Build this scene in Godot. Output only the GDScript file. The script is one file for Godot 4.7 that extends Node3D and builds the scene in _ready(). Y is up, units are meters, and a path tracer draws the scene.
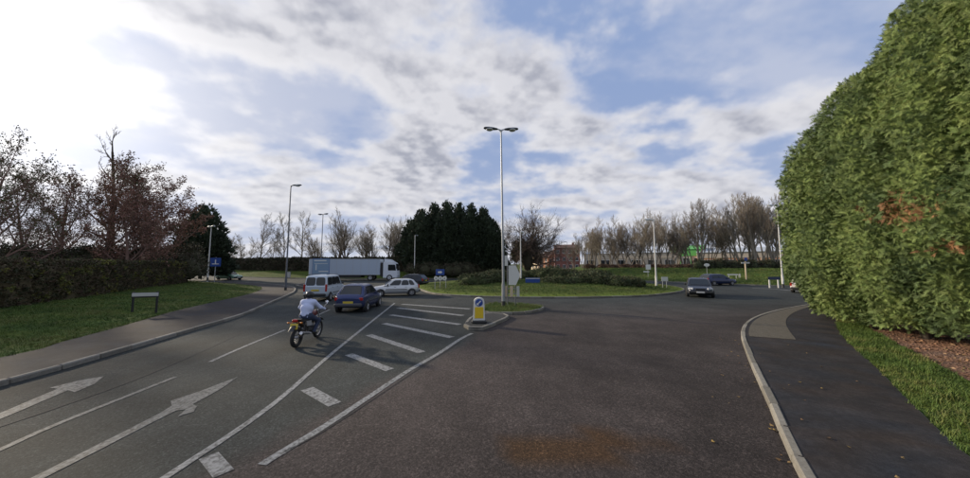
extends Node3D

# ---------------------------------------------------------------- camera numbers (photograph 970 x 478)
const FL := 311.47
const EYE := 2.5
const PITCH := 4.7717

var rng := RandomNumberGenerator.new()
var mats := {}
var used := {}

# a photo pixel on the plane y: a point of the ground
func gp(px: float, py: float, y := 0.0) -> Vector3:
	var p := deg_to_rad(PITCH)
	var u := (px - 485.0) / FL
	var v := (239.0 - py) / FL
	var dy := v * cos(p) + sin(p)
	var dz := -(cos(p) - v * sin(p))
	var t := (y - EYE) / dy
	return Vector3(u * t, y, dz * t)

func v3(x: float, z: float, y := 0.0) -> Vector3:
	return Vector3(x, y, z)

# ---------------------------------------------------------------- mesh builder
class MB:
	var v := PackedVector3Array()
	var n := PackedVector3Array()
	var c := PackedColorArray()
	var ix := PackedInt32Array()
	var col := Color(1, 1, 1)

	func tri(a: Vector3, b: Vector3, d: Vector3) -> void:
		var m := (d - a).cross(b - a).normalized()
		var k := v.size()
		v.append(a); v.append(b); v.append(d)
		n.append(m); n.append(m); n.append(m)
		c.append(col); c.append(col); c.append(col)
		ix.append(k); ix.append(k + 1); ix.append(k + 2)

	func quad(a: Vector3, b: Vector3, d: Vector3, e: Vector3) -> void:
		var m := (d - a).cross(b - e).normalized()
		var k := v.size()
		v.append(a); v.append(b); v.append(d); v.append(e)
		for i in 4:
			n.append(m); c.append(col)
		ix.append(k); ix.append(k + 1); ix.append(k + 2)
		ix.append(k); ix.append(k + 2); ix.append(k + 3)

	# a box with its edges cut off by b; t is the box's centre
	func box(t: Transform3D, s: Vector3, b := 0.0) -> void:
		var h := s * 0.5
		b = minf(b, minf(h.x, minf(h.y, h.z)) * 0.9)
		if b <= 0.0:
			for ax in 3:
				for sg in [-1.0, 1.0]:
					var o := Vector3.ZERO; o[ax] = h[ax] * sg
					var p := Vector3.ZERO; p[(ax + 1) % 3] = h[(ax + 1) % 3]
					var q := Vector3.ZERO; q[(ax + 2) % 3] = h[(ax + 2) % 3] * sg
					quad(t * (o - p - q), t * (o - p + q), t * (o + p + q), t * (o + p - q))
			return
		for ax in 3:
			var a1 := (ax + 1) % 3
			var a2 := (ax + 2) % 3
			for sg in [-1.0, 1.0]:
				var o := Vector3.ZERO; o[ax] = h[ax] * sg
				var p := Vector3.ZERO; p[a1] = h[a1] - b
				var q := Vector3.ZERO; q[a2] = (h[a2] - b) * sg
				quad(t * (o - p - q), t * (o - p + q), t * (o + p + q), t * (o + p - q))
			for s1 in [-1.0, 1.0]:
				for s2 in [-1.0, 1.0]:
					var e := Vector3.ZERO; e[ax] = h[ax] - b
					var p1 := Vector3.ZERO; p1[a1] = h[a1] * s1; p1[a2] = (h[a2] - b) * s2
					var p2 := Vector3.ZERO; p2[a1] = (h[a1] - b) * s1; p2[a2] = h[a2] * s2
					if s1 * s2 > 0:
						quad(t * (p1 - e), t * (p1 + e), t * (p2 + e), t * (p2 - e))
					else:
						quad(t * (p2 - e), t * (p2 + e), t * (p1 + e), t * (p1 - e))
		for sx in [-1.0, 1.0]:
			for sy in [-1.0, 1.0]:
				for sz in [-1.0, 1.0]:
					var A := Vector3(h.x * sx, (h.y - b) * sy, (h.z - b) * sz)
					var B := Vector3((h.x - b) * sx, h.y * sy, (h.z - b) * sz)
					var D := Vector3((h.x - b) * sx, (h.y - b) * sy, h.z * sz)
					if sx * sy * sz > 0: tri(t * A, t * D, t * B)
					else: tri(t * A, t * B, t * D)

	func bx(x: float, y: float, z: float, sx: float, sy: float, sz: float, b := 0.0) -> void:
		box(Transform3D(Basis(), Vector3(x, y, z)), Vector3(sx, sy, sz), b)

	# smooth tube through pts
	func tube(pts: PackedVector3Array, rad: PackedFloat32Array, sides: int, caps := true) -> void:
		var k := v.size()
		var m := pts.size()
		var up := Vector3(0.123, 0.35, 0.93)
		for i in m:
			var d := (pts[mini(i + 1, m - 1)] - pts[maxi(i - 1, 0)]).normalized()
			if absf(d.dot(up)) > 0.95: up = Vector3(0.9, 0.1, 0.2)
			var a := d.cross(up).normalized()
			var b := d.cross(a)
			for s in sides:
				var t := TAU * s / sides
				var o := a * cos(t) + b * sin(t)
				v.append(pts[i] + o * rad[i]); n.append(o); c.append(col)
		for i in m - 1:
			for s in sides:
				var p := k + i * sides + s
				var q := k + i * sides + (s + 1) % sides
				ix.append(p); ix.append(p + sides); ix.append(q)
				ix.append(q); ix.append(p + sides); ix.append(q + sides)
		if caps:
			for e in [0, m - 1]:
				if rad[e] < 0.004: continue
				var w := v.size()
				var d2 := (pts[0] - pts[1]).normalized() if e == 0 else (pts[m - 1] - pts[m - 2]).normalized()
				for s in sides:
					v.append(v[k + e * sides + s]); n.append(d2); c.append(col)
				for s in range(1, sides - 1):
					if e == 0: ix.append(w); ix.append(w + s); ix.append(w + s + 1)
					else: ix.append(w); ix.append(w + s + 1); ix.append(w + s)

	func rod(a: Vector3, b: Vector3, ra: float, rb: float, sides := 8) -> void:
		tube(PackedVector3Array([a, b]), PackedFloat32Array([ra, rb]), sides)

	# smooth sheet of rows x cols points
	func grid(p: PackedVector3Array, cols: int, wrap := false, cl := PackedColorArray()) -> void:
		var rows := p.size() / cols
		var k := v.size()
		var nn := PackedVector3Array(); nn.resize(p.size())
		var cc := cols if wrap else cols - 1
		for r in rows - 1:
			for q in cc:
				var a := r * cols + q
				var b := r * cols + (q + 1) % cols
				var m := (p[a + cols] - p[b]).cross(p[b + cols] - p[a])
				nn[a] += m; nn[b] += m; nn[a + cols] += m; nn[b + cols] += m
				ix.append(k + a); ix.append(k + a + cols); ix.append(k + b)
				ix.append(k + b); ix.append(k + a + cols); ix.append(k + b + cols)
		for i in p.size():
			nn[i] = -nn[i].normalized()
		v.append_array(p); n.append_array(nn)
		if cl.size() == p.size(): c.append_array(cl)
		else:
			var f := PackedColorArray(); f.resize(p.size()); f.fill(col)
			c.append_array(f)

	# a flat outline in the local xy plane, pushed from z = 0 to z = depth
	func prism(poly: PackedVector2Array, depth: float, t: Transform3D) -> void:
		var ti := Geometry2D.triangulate_polygon(poly)
		var cw := Geometry2D.is_polygon_clockwise(poly)
		for side in [0.0, depth]:
			for i in range(0, ti.size(), 3):
				var a := poly[ti[i]]; var b := poly[ti[i + 1]]; var d := poly[ti[i + 2]]
				tri(t * Vector3(a.x, a.y, side), t * Vector3(b.x, b.y, side), t * Vector3(d.x, d.y, side))
		for i in poly.size():
			var a := poly[i]; var b := poly[(i + 1) % poly.size()]
			if cw: quad(t * Vector3(a.x, a.y, 0), t * Vector3(b.x, b.y, 0), t * Vector3(b.x, b.y, depth), t * Vector3(a.x, a.y, depth))
			else: quad(t * Vector3(b.x, b.y, 0), t * Vector3(a.x, a.y, 0), t * Vector3(a.x, a.y, depth), t * Vector3(b.x, b.y, depth))

	# a profile of (radius, height) turned about t's y axis
	func lathe(prof: PackedVector2Array, sides: int, t := Transform3D()) -> void:
		var p := PackedVector3Array()
		for q in prof:
			for s in sides:
				var a := -TAU * s / sides
				p.append(t * Vector3(cos(a) * q.x, q.y, sin(a) * q.x))
		grid(p, sides, true)

	func mesh() -> ArrayMesh:
		var a := []
		a.resize(Mesh.ARRAY_MAX)
		a[Mesh.ARRAY_VERTEX] = v; a[Mesh.ARRAY_NORMAL] = n; a[Mesh.ARRAY_COLOR] = c; a[Mesh.ARRAY_INDEX] = ix
		var m := ArrayMesh.new()
		m.add_surface_from_arrays(Mesh.PRIMITIVE_TRIANGLES, a)
		return m

# ---------------------------------------------------------------- nodes
func numbered(called: String) -> String:
	if not used.has(called):
		used[called] = 0
		return called
	used[called] += 1
	return "%s_%03d" % [called, used[called]]

func tag(o: Node, label: String, category: String, group := "") -> Node:
	o.set_meta("label", label); o.set_meta("category", category)
	if group != "": o.set_meta("group", group)
	return o

func thing(called: String, label: String, category: String, at := Vector3.ZERO, yaw := 0.0, group := "") -> Node3D:
	var o := Node3D.new()
	o.name = numbered(called)
	add_child(o)
	o.position = at; o.rotation.y = yaw
	tag(o, label, category, group)
	return o

func inst(called: String, mesh: Mesh, m: Material, parent: Node3D, t := Transform3D()) -> MeshInstance3D:
	var o := MeshInstance3D.new()
	o.mesh = mesh
	o.material_override = m
	o.name = called
	parent.add_child(o, true)
	o.transform = t
	return o

func part(called: String, mb: MB, m: Material, parent: Node3D) -> MeshInstance3D:
	return inst(called, mb.mesh(), m, parent)

func structure(called: String, mb: MB, m: Material) -> MeshInstance3D:
	var o := inst(numbered(called), mb.mesh(), m, self)
	o.set_meta("kind", "structure")
	return o

func many(called: String, mesh: Mesh, xf: Array, cols: PackedColorArray, m: Material, parent: Node3D) -> MultiMeshInstance3D:
	var mm := MultiMesh.new()
	mm.transform_format = MultiMesh.TRANSFORM_3D
	mm.use_colors = true
	mm.mesh = mesh
	mm.instance_count = xf.size()
	for i in xf.size():
		mm.set_instance_transform(i, xf[i])
		mm.set_instance_color(i, cols[i])
	var o := MultiMeshInstance3D.new()
	o.multimesh = mm
	o.material_override = m
	o.name = called
	o.set_meta("kind", "stuff")
	parent.add_child(o, true)
	return o

func copy(o: Node3D, label: String, at: Vector3, yaw: float, sc: Vector3, base := "") -> Node3D:
	var r: Node3D = o.duplicate()
	r.name = numbered(base if base != "" else String(o.name))
	add_child(r)
	r.set_meta("label", label)
	r.position = at; r.rotation.y = yaw; r.scale = sc
	return r

# ---------------------------------------------------------------- materials
func lin(r: float, g: float, b: float) -> Color:
	return Color(r, g, b).linear_to_srgb()

func mat(called: String, col: Color, rough := 0.7, metal := 0.0) -> StandardMaterial3D:
	if mats.has(called): return mats[called]
	var m := StandardMaterial3D.new()
	m.albedo_color = col; m.roughness = rough; m.metallic = metal
	mats[called] = m
	return m

func vmat(called: String, rough := 0.8, back := Color(0, 0, 0)) -> StandardMaterial3D:
	if mats.has(called): return mats[called]
	var m := StandardMaterial3D.new()
	m.vertex_color_use_as_albedo = true
	m.roughness = rough
	if back != Color(0, 0, 0):
		m.backlight_enabled = true; m.backlight = back
	mats[called] = m
	return m

# a seamless picture: fine and coarse noise mapped between linear colours
func speckle(size: int, freqs: Array, weights: Array, stops: Array, seed_: int, cell := 0.0) -> ImageTexture:
	var ims := []
	for i in freqs.size():
		var f := FastNoiseLite.new()
		f.seed = seed_ + i
		f.frequency = freqs[i]
		if cell > 0.0 and i == 0:
			f.noise_type = FastNoiseLite.TYPE_CELLULAR
			f.cellular_return_type = FastNoiseLite.RETURN_CELL_VALUE
		else:
			f.noise_type = FastNoiseLite.TYPE_SIMPLEX
			f.fractal_octaves = 3
		ims.append(f.get_seamless_image(size, size, false, false, 0.15, true).get_data())
	var out := PackedByteArray()
	out.resize(size * size * 3)
	var lut := PackedByteArray(); lut.resize(256 * 3)
	for i in 256:
		var t := i / 255.0 * (stops.size() - 1)
		var k := mini(int(t), stops.size() - 2)
		var cc: Color = stops[k].lerp(stops[k + 1], t - k).linear_to_srgb()
		lut[i * 3] = int(clampf(cc.r, 0, 1) * 255); lut[i * 3 + 1] = int(clampf(cc.g, 0, 1) * 255); lut[i * 3 + 2] = int(clampf(cc.b, 0, 1) * 255)
	for p in size * size:
		var s := 0.0
		for i in ims.size():
			s += ims[i][p] * weights[i]
		var q := clampi(int(s), 0, 255) * 3
		out[p * 3] = lut[q]; out[p * 3 + 1] = lut[q + 1]; out[p * 3 + 2] = lut[q + 2]
	var im := Image.create_from_data(size, size, false, Image.FORMAT_RGB8, out)
	im.generate_mipmaps()
	return ImageTexture.create_from_image(im)

func bumps(size: int, freq: float, seed_: int, strength: float, oct := 3) -> ImageTexture:
	var f := FastNoiseLite.new()
	f.seed = seed_; f.frequency = freq; f.fractal_octaves = oct
	var im := f.get_seamless_image(size, size, false, false, 0.15, true)
	im.convert(Image.FORMAT_RGBA8)
	im.bump_map_to_normal_map(strength)
	return ImageTexture.create_from_image(im)

func ground_mat(called: String, tex: ImageTexture, nrm: ImageTexture, tile: float, rough: float, nscale := 1.0) -> StandardMaterial3D:
	var m := StandardMaterial3D.new()
	m.albedo_texture = tex
	m.vertex_color_use_as_albedo = true
	m.roughness = rough
	m.metallic_specular = 0.3
	if nrm:
		m.normal_enabled = true; m.normal_texture = nrm; m.normal_scale = nscale
	m.uv1_triplanar = true; m.uv1_world_triplanar = true
	m.uv1_scale = Vector3.ONE / tile
	mats[called] = m
	return m

# ---------------------------------------------------------------- lines and strips
# smooth a polyline of (x, z) to count points
func smooth(pts: Array, per: int) -> PackedVector3Array:
	var out := PackedVector3Array()
	for i in pts.size() - 1:
		var p0: Vector3 = pts[maxi(i - 1, 0)]
		var p1: Vector3 = pts[i]
		var p2: Vector3 = pts[i + 1]
		var p3: Vector3 = pts[mini(i + 2, pts.size() - 1)]
		for k in per:
			var t := float(k) / per
			out.append(0.5 * ((2.0 * p1) + (p2 - p0) * t + (2.0 * p0 - 5.0 * p1 + 4.0 * p2 - p3) * t * t + (3.0 * p1 - p0 - 3.0 * p2 + p3) * t * t * t))
	out.append(pts[pts.size() - 1])
	return out

func along(line: PackedVector3Array, step: float) -> PackedVector3Array:
	var out := PackedVector3Array([line[0]])
	var need := step
	for i in line.size() - 1:
		var a := line[i]
		var b := line[i + 1]
		var l := a.distance_to(b)
		var pos := 0.0
		while l - pos >= need:
			pos += need
			out.append(a.lerp(b, pos / l))
			need = step
		need -= l - pos
	return out

func xz(flat: Array, y := 0.0) -> Array:
	var o := []
	for i in range(0, flat.size(), 2):
		o.append(Vector3(flat[i], y, flat[i + 1]))
	return o

# a sheet spanning matched lines (each a smoothed polyline of equal length); rows between two lines
func span(lines: Array, rows: int, rough := 0.0, freq := 0.35, tint := 0.0) -> MB:
	var mb := MB.new()
	var cols: int = lines[0].size()
	var f := FastNoiseLite.new()
	f.seed = 5; f.frequency = freq; f.fractal_octaves = 4
	var p := PackedVector3Array()
	var cl := PackedColorArray()
	for li in lines.size() - 1:
		for r in rows + (1 if li == lines.size() - 2 else 0):
			var t := float(r) / rows
			for q in cols:
				var w: Vector3 = lines[li][q].lerp(lines[li + 1][q], t)
				if not (li == 0 and r == 0):
					w.y += f.get_noise_2d(w.x, w.z) * rough
				p.append(w)
				var g := 1.0 + tint * (f.get_noise_2d(w.x * 1.7 + 50, w.z * 1.7) + 0.6 * f.get_noise_2d(w.x * 7.0, w.z * 7.0))
				var g2 := 1.0 + tint * 0.7 * f.get_noise_2d(w.x * 2.3 - 90, w.z * 2.3)
				cl.append(Color(g * g2, g, g / g2) * 0.5)
	mb.grid(p, cols, false, cl)
	return mb

# a painted or paved ribbon lying flat
func ribbon(mb: MB, line: PackedVector3Array, w: float, y: float) -> void:
	var p := PackedVector3Array()
	for i in line.size():
		var d := line[mini(i + 1, line.size() - 1)] - line[maxi(i - 1, 0)]
		d.y = 0
		var s := d.normalized().cross(Vector3.UP) * w * 0.5
		for k in [-1.0, 1.0]:
			var q: Vector3 = line[i] + s * k
			q.y = y
			p.append(q)
	mb.grid(p, 2)

func flat(mb: MB, pts: Array, y: float) -> void:
	var poly := PackedVector2Array()
	for q in pts: poly.append(Vector2(q.x, q.z))
	var ti := Geometry2D.triangulate_polygon(poly)
	for i in range(0, ti.size(), 3):
		var a := poly[ti[i]]; var b := poly[ti[i + 1]]; var d := poly[ti[i + 2]]
		if (b - a).cross(d - a) > 0: mb.tri(Vector3(a.x, y, a.y), Vector3(b.x, y, b.y), Vector3(d.x, y, d.y))
		else: mb.tri(Vector3(a.x, y, a.y), Vector3(d.x, y, d.y), Vector3(b.x, y, b.y))

# kerb stones laid end to end along a line; the upper road-side edge is cut off
func kerb(line: PackedVector3Array, parent: Node3D, top: float, width := 0.13, step := 0.915) -> void:
	var pts := along(line, step)
	var meshes := []
	for k in 4:
		var mb := MB.new()
		mb.bx(0, top * 0.5 - 0.075, 0, width, top + 0.15, step - 0.008 - 0.004 * k, 0.016 + 0.004 * k)
		meshes.append(mb.mesh())
	var r2 := RandomNumberGenerator.new()
	r2.seed = 77
	for i in pts.size() - 1:
		var d := pts[i + 1] - pts[i]
		var t := Transform3D(Basis(Vector3.UP, atan2(d.x, d.z)), ((pts[i] + pts[i + 1]) * 0.5) * Vector3(1, 0, 1) + Vector3(0, r2.randf_range(-0.006, 0.006), 0))
		inst("kerb_stone", meshes[r2.randi() % 4], mats["kerb%d" % (r2.randi() % 3)], parent, t)

# ---------------------------------------------------------------- plants
# one pointed leaf (two triangles, folded along its rib)
func leaf(mb: MB, at: Vector3, dir: Vector3, side: Vector3, l: float, w: float) -> void:
	var tip := at + dir * l
	var mid := at + dir * l * 0.45
	var lift := dir.cross(side).normalized() * w * 0.18
	mb.tri(at, mid + side * w * 0.5 + lift, tip)
	mb.tri(at, tip, mid - side * w * 0.5 + lift)

func rand_dir(r: RandomNumberGenerator) -> Vector3:
	var z := r.randf_range(-1, 1)
	var a := r.randf() * TAU
	var q := sqrt(1 - z * z)
	return Vector3(q * cos(a), z, q * sin(a))

# a feathery flat spray of a cypress, growing along +z from the origin, flat in xz
func spray_mesh(seed_: int, l := 1.0) -> ArrayMesh:
	var r := RandomNumberGenerator.new(); r.seed = seed_
	var mb := MB.new()
	for i in 10:
		var t := i / 9.0
		for s in [-1.0, 1.0]:
			var a: float = s * (1.05 - 0.55 * t) + r.randf_range(-0.2, 0.2)
			var d := Vector3(sin(a), r.randf_range(-0.22, 0.12), cos(a)).normalized()
			var at := Vector3(0, -0.12 * t * t, t * l * 0.72)
			mb.col = Color(1, 1, 1) * r.randf_range(0.6, 1.0)
			mb.col.a = 1
			leaf(mb, at, d, d.cross(Vector3.UP).normalized(), l * (0.44 - 0.22 * t) * r.randf_range(0.75, 1.2), l * 0.06)
	leaf(mb, Vector3.ZERO, Vector3(0, -0.1, 1).normalized(), Vector3.RIGHT, l, l * 0.07)
	return mb.mesh()

# a handful of broad leaves round a twig end
func clump_mesh(seed_: int, count := 9, spread := 1.0, wide := 0.5) -> ArrayMesh:
	var r := RandomNumberGenerator.new(); r.seed = seed_
	var mb := MB.new()
	for i in count:
		var d := (rand_dir(r) + Vector3(0, 0, 0.7)).normalized()
		var s := d.cross(rand_dir(r)).normalized()
		mb.col = Color(1, 1, 1) * r.randf_range(0.7, 1.25)
		mb.col.a = 1
		leaf(mb, rand_dir(r) * 0.3 * spread, d, s, r.randf_range(0.5, 0.8), wide * r.randf_range(0.7, 1.1))
	return mb.mesh()

func tuft_mesh(seed_: int, count := 9) -> ArrayMesh:
	var r := RandomNumberGenerator.new(); r.seed = seed_
	var mb := MB.new()
	for i in count:
		var a := r.randf() * TAU
		var lean := r.randf_range(0.1, 0.8)
		var at := Vector3(r.randf_range(-0.4, 0.4), 0, r.randf_range(-0.4, 0.4))
		var tip := at + Vector3(cos(a) * lean, r.randf_range(0.6, 1.1), sin(a) * lean)
		var mid := at.lerp(tip, 0.5) + Vector3(0, 0.14, 0)
		var s := Vector3(-sin(a), 0, cos(a)) * 0.035
		mb.col = Color(1, 1, 1) * r.randf_range(0.75, 1.2)
		mb.col.a = 1
		mb.quad(at - s, at + s, mid + s * 0.8, mid - s * 0.8)
		mb.tri(mid - s * 0.8, mid + s * 0.8, tip)
	return mb.mesh()

func basis_to(d: Vector3, roll: float, s: float) -> Basis:
	var up := Vector3.UP if absf(d.y) < 0.95 else Vector3.RIGHT
	var x := up.cross(d).normalized()
	var y := d.cross(x)
	return Basis(x, y, d).rotated(d, roll).scaled(Vector3.ONE * s)

# along d, its flat side turned towards n
func facing(d: Vector3, n: Vector3, s: float) -> Basis:
	var x := n.cross(d).normalized()
	return Basis(x, d.cross(x), d).scaled(Vector3.ONE * s)

# branches: limbs go to wood, fine ones to twigs; ends collects twig ends
func grow(wood: MB, twigs: MB, p: Vector3, d: Vector3, l: float, r: float, level: int, q: Dictionary, g: RandomNumberGenerator, ends: Array) -> void:
	var last: int = q.levels
	var steps := 5 if level == 0 else (4 if level < last else 2)
	var pts := PackedVector3Array([p])
	var rad := PackedFloat32Array([r])
	var dirs := [d]
	var cur := d
	for i in steps:
		cur = (cur + rand_dir(g) * q.bend * (0.35 if level == 0 else 1.0) + Vector3.UP * q.up * (0.0 if level == 0 else 1.0)).normalized()
		p += cur * l / steps
		pts.append(p); dirs.append(cur)
		rad.append(r * (1.0 - (0.62 if level == 0 else 0.8) * (i + 1) / steps))
	var mb := wood if level <= 1 else twigs
	mb.tube(pts, rad, 9 if level == 0 else (6 if level == 1 else (4 if level == 2 else 3)), false)
	if level >= last:
		ends.append([p, cur])
		return
	var n: int = q.kids[level]
	for k in n:
		var t := lerpf(q.from[level], 1.0, (k + g.randf_range(0.1, 0.9)) / n)
		var i := mini(int(t * steps), steps - 1)
		var at := pts[i].lerp(pts[i + 1], t * steps - i)
		var dd: Vector3 = dirs[i + 1]
		var side := dd.cross(rand_dir(g)).normalized()
		var ang: float = q.angle[level] * g.randf_range(0.65, 1.3)
		if k == n - 1: ang *= 0.3; at = pts[steps]
		var nd := (dd * cos(ang) + side * sin(ang)).normalized()
		var nl: float = l * q.ratio[level] * g.randf_range(0.7, 1.15) * (1.15 - q.taper * t)
		grow(wood, twigs, at, nd, nl, maxf(rad[i] * 0.58, q.thin), level + 1, q, g, ends)

func bare_tree(called: String, label: String, group: String, seed_: int, q: Dictionary, bark: Material, twig: Material) -> Node3D:
	var g := RandomNumberGenerator.new(); g.seed = seed_
	var wood := MB.new()
	var twigs := MB.new()
	var ends := []
	var t := thing(called, label, "tree", Vector3.ZERO, 0.0, group)
	for s in q.stems:
		var lean := Vector3(g.randf_range(-1, 1), 0, g.randf_range(-1, 1)) * (0.05 if q.stems == 1 else 0.28)
		grow(wood, twigs, Vector3(lean.x * 1.2, -0.25, lean.z * 1.2), (Vector3.UP + lean).normalized(), q.height * g.randf_range(0.85, 1.05), q.girth, 0, q, g, ends)
	part("trunk", wood, bark, t)
	part("crown", twigs, twig, t)
	t.set_meta("ends", ends)
	return t

# leaves still hanging on a tree's twig ends
func hang_leaves(t: Node3D, seed_: int, share: float, each: int, size: float, tones: Array, m: Material, reach := 0.35) -> void:
	var g := RandomNumberGenerator.new(); g.seed = seed_
	var mb := MB.new()
	for e in t.get_meta("ends"):
		if g.randf() > share: continue
		for k in each:
			var at: Vector3 = e[0] + rand_dir(g) * reach * g.randf()
			var d := (rand_dir(g) + Vector3(0, -0.5, 0)).normalized()
			var tone: Color = tones[g.randi() % tones.size()]
			mb.col = Color(tone.r, tone.g, tone.b) * g.randf_range(0.7, 1.3)
			mb.col.a = 1
			leaf(mb, at, d, d.cross(rand_dir(g)).normalized(), size * g.randf_range(0.7, 1.3), size * 0.7)
	part("leaves", mb, m, t)

# lumpy closed body, used as the dense inside of a bush or crown
func lump(mb: MB, at: Vector3, r: Vector3, seed_: int, amount := 0.25, rings := 9, segs := 14) -> void:
	var f := FastNoiseLite.new(); f.seed = seed_; f.frequency = 0.9
	var p := PackedVector3Array()
	for i in rings + 1:
		var a := PI * i / rings
		for s in segs:
			var b := -TAU * s / segs
			var d := Vector3(sin(a) * cos(b), cos(a), sin(a) * sin(b))
			p.append(at + d * r * (1.0 + amount * f.get_noise_3dv(d * 1.6 + at)))
	mb.grid(p, segs, true)

# leaf clumps over the skin of a lumpy body
func leaf_skin(mb: MB, at: Vector3, r: Vector3, seed_: int, count: int, size: float, tones: Array, amount := 0.25, droop := 0.0) -> void:
	var g := RandomNumberGenerator.new(); g.seed = seed_
	var f := FastNoiseLite.new(); f.seed = seed_; f.frequency = 0.9
	for i in count:
		var d := rand_dir(g)
		if d.y < -0.6: d.y = -d.y
		var k := 1.0 + amount * f.get_noise_3dv(d * 1.6 + at)
		var p := at + d * r * k * g.randf_range(0.72, 1.1)
		var tone: Color = tones[g.randi() % tones.size()]
		for j in 3:
			var o := (d * 0.8 + rand_dir(g) + Vector3(0, -droop, 0)).normalized()
			mb.col = Color(tone.r, tone.g, tone.b) * g.randf_range(0.65, 1.35)
			mb.col.a = 1
			leaf(mb, p + rand_dir(g) * size * 0.4, o, o.cross(rand_dir(g)).normalized(), size * g.randf_range(0.7, 1.4), size * 0.45)

func shrub(label: String, at: Vector3, r: Vector3, seed_: int, count: int, size: float, tones: Array, group := "", called := "shrub", droop := 0.0) -> Node3D:
	var t := thing(called, label, "shrub", at, 0.0, group)
	var core := MB.new()
	core.col = tones[1]
	var mb := MB.new()
	var g := RandomNumberGenerator.new(); g.seed = seed_
	var lobes := 4
	for i in lobes:
		var o := Vector3(g.randf_range(-0.5, 0.5) * r.x, r.y * g.randf_range(0.35, 0.5), g.randf_range(-0.5, 0.5) * r.z)
		var rr := r * g.randf_range(0.5, 0.72)
		rr.y = r.y * g.randf_range(0.42, 0.6)
		lump(core, o, rr * 0.68, seed_ + i)
		leaf_skin(mb, o, rr, seed_ + i, int(count * 1.5) / lobes, size, tones, 0.25, droop)
	var stems := MB.new()
	for i in 5:
		stems.rod(Vector3(g.randf_range(-0.2, 0.2), -0.2, g.randf_range(-0.2, 0.2)), Vector3(g.randf_range(-0.4, 0.4) * r.x, r.y * 0.6, g.randf_range(-0.4, 0.4) * r.z), 0.03, 0.012, 5)
	part("stem", stems, mats["bark"], t)
	part("inner_growth", core, vmat("core", 0.95), t)
	part("foliage", mb, mats["leaf"], t)
	return t

# a conifer: tapering whorls of drooping branchlets round a trunk
func conifer(label: String, at: Vector3, h: float, r: float, seed_: int, tones: Array, group := "", dense := 2600, shape := 0.75) -> Node3D:
	var t := thing("conifer_tree", label, "tree", at, 0.0, group)
	var g := RandomNumberGenerator.new(); g.seed = seed_
	var tr := MB.new()
	tr.rod(Vector3(0, -0.3, 0), Vector3(0, h * 0.95, 0), 0.24, 0.03, 8)
	part("trunk", tr, mats["bark"], t)
	var core := MB.new()
	core.col = tones[1]
	var prof := PackedVector3Array()
	var f := FastNoiseLite.new(); f.seed = seed_; f.frequency = 0.5
	var rad := func(y: float, a: float) -> float:
		var u := y / h
		var b: float = r * pow(maxf(0.0, 1.0 - u), shape) * minf(1.0, 0.62 + u * 3.0)
		return b * (1.0 + 0.5 * f.get_noise_3d(cos(a) * 2.6, y * 0.7, sin(a) * 2.6))
	for i in 15:
		var y := h * (0.02 + 0.96 * i / 14.0)
		for s in 14:
			var a := -TAU * s / 14
			var q: float = rad.call(y, a) * 0.64
			prof.append(Vector3(cos(a) * q, y, sin(a) * q))
	core.grid(prof, 14, true)
	part("inner_growth", core, vmat("core", 0.95), t)
	var mb := MB.new()
	for i in dense:
		var u := 1.0 - sqrt(g.randf())
		var y := h * (0.02 + 0.97 * u)
		var a := g.randf() * TAU
		var q: float = rad.call(y, -a)
		var o := Vector3(cos(a), 0, sin(a))
		var p := o * q * g.randf_range(0.66, 1.02) + Vector3(0, y, 0)
		var tone: Color = tones[g.randi() % tones.size()]
		for j in 3:
			var d := (o * (1.0 - 0.6 * u) + rand_dir(g) * 0.6 + Vector3(0, 0.3 + u * 0.9, 0)).normalized()
			mb.col = Color(tone.r, tone.g, tone.b) * g.randf_range(0.6, 1.4)
			mb.col.a = 1
			leaf(mb, p, d, d.cross(rand_dir(g)).normalized(), g.randf_range(0.3, 0.75), 0.22)
	part("foliage", mb, mats["leaf"], t)
	return t

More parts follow.
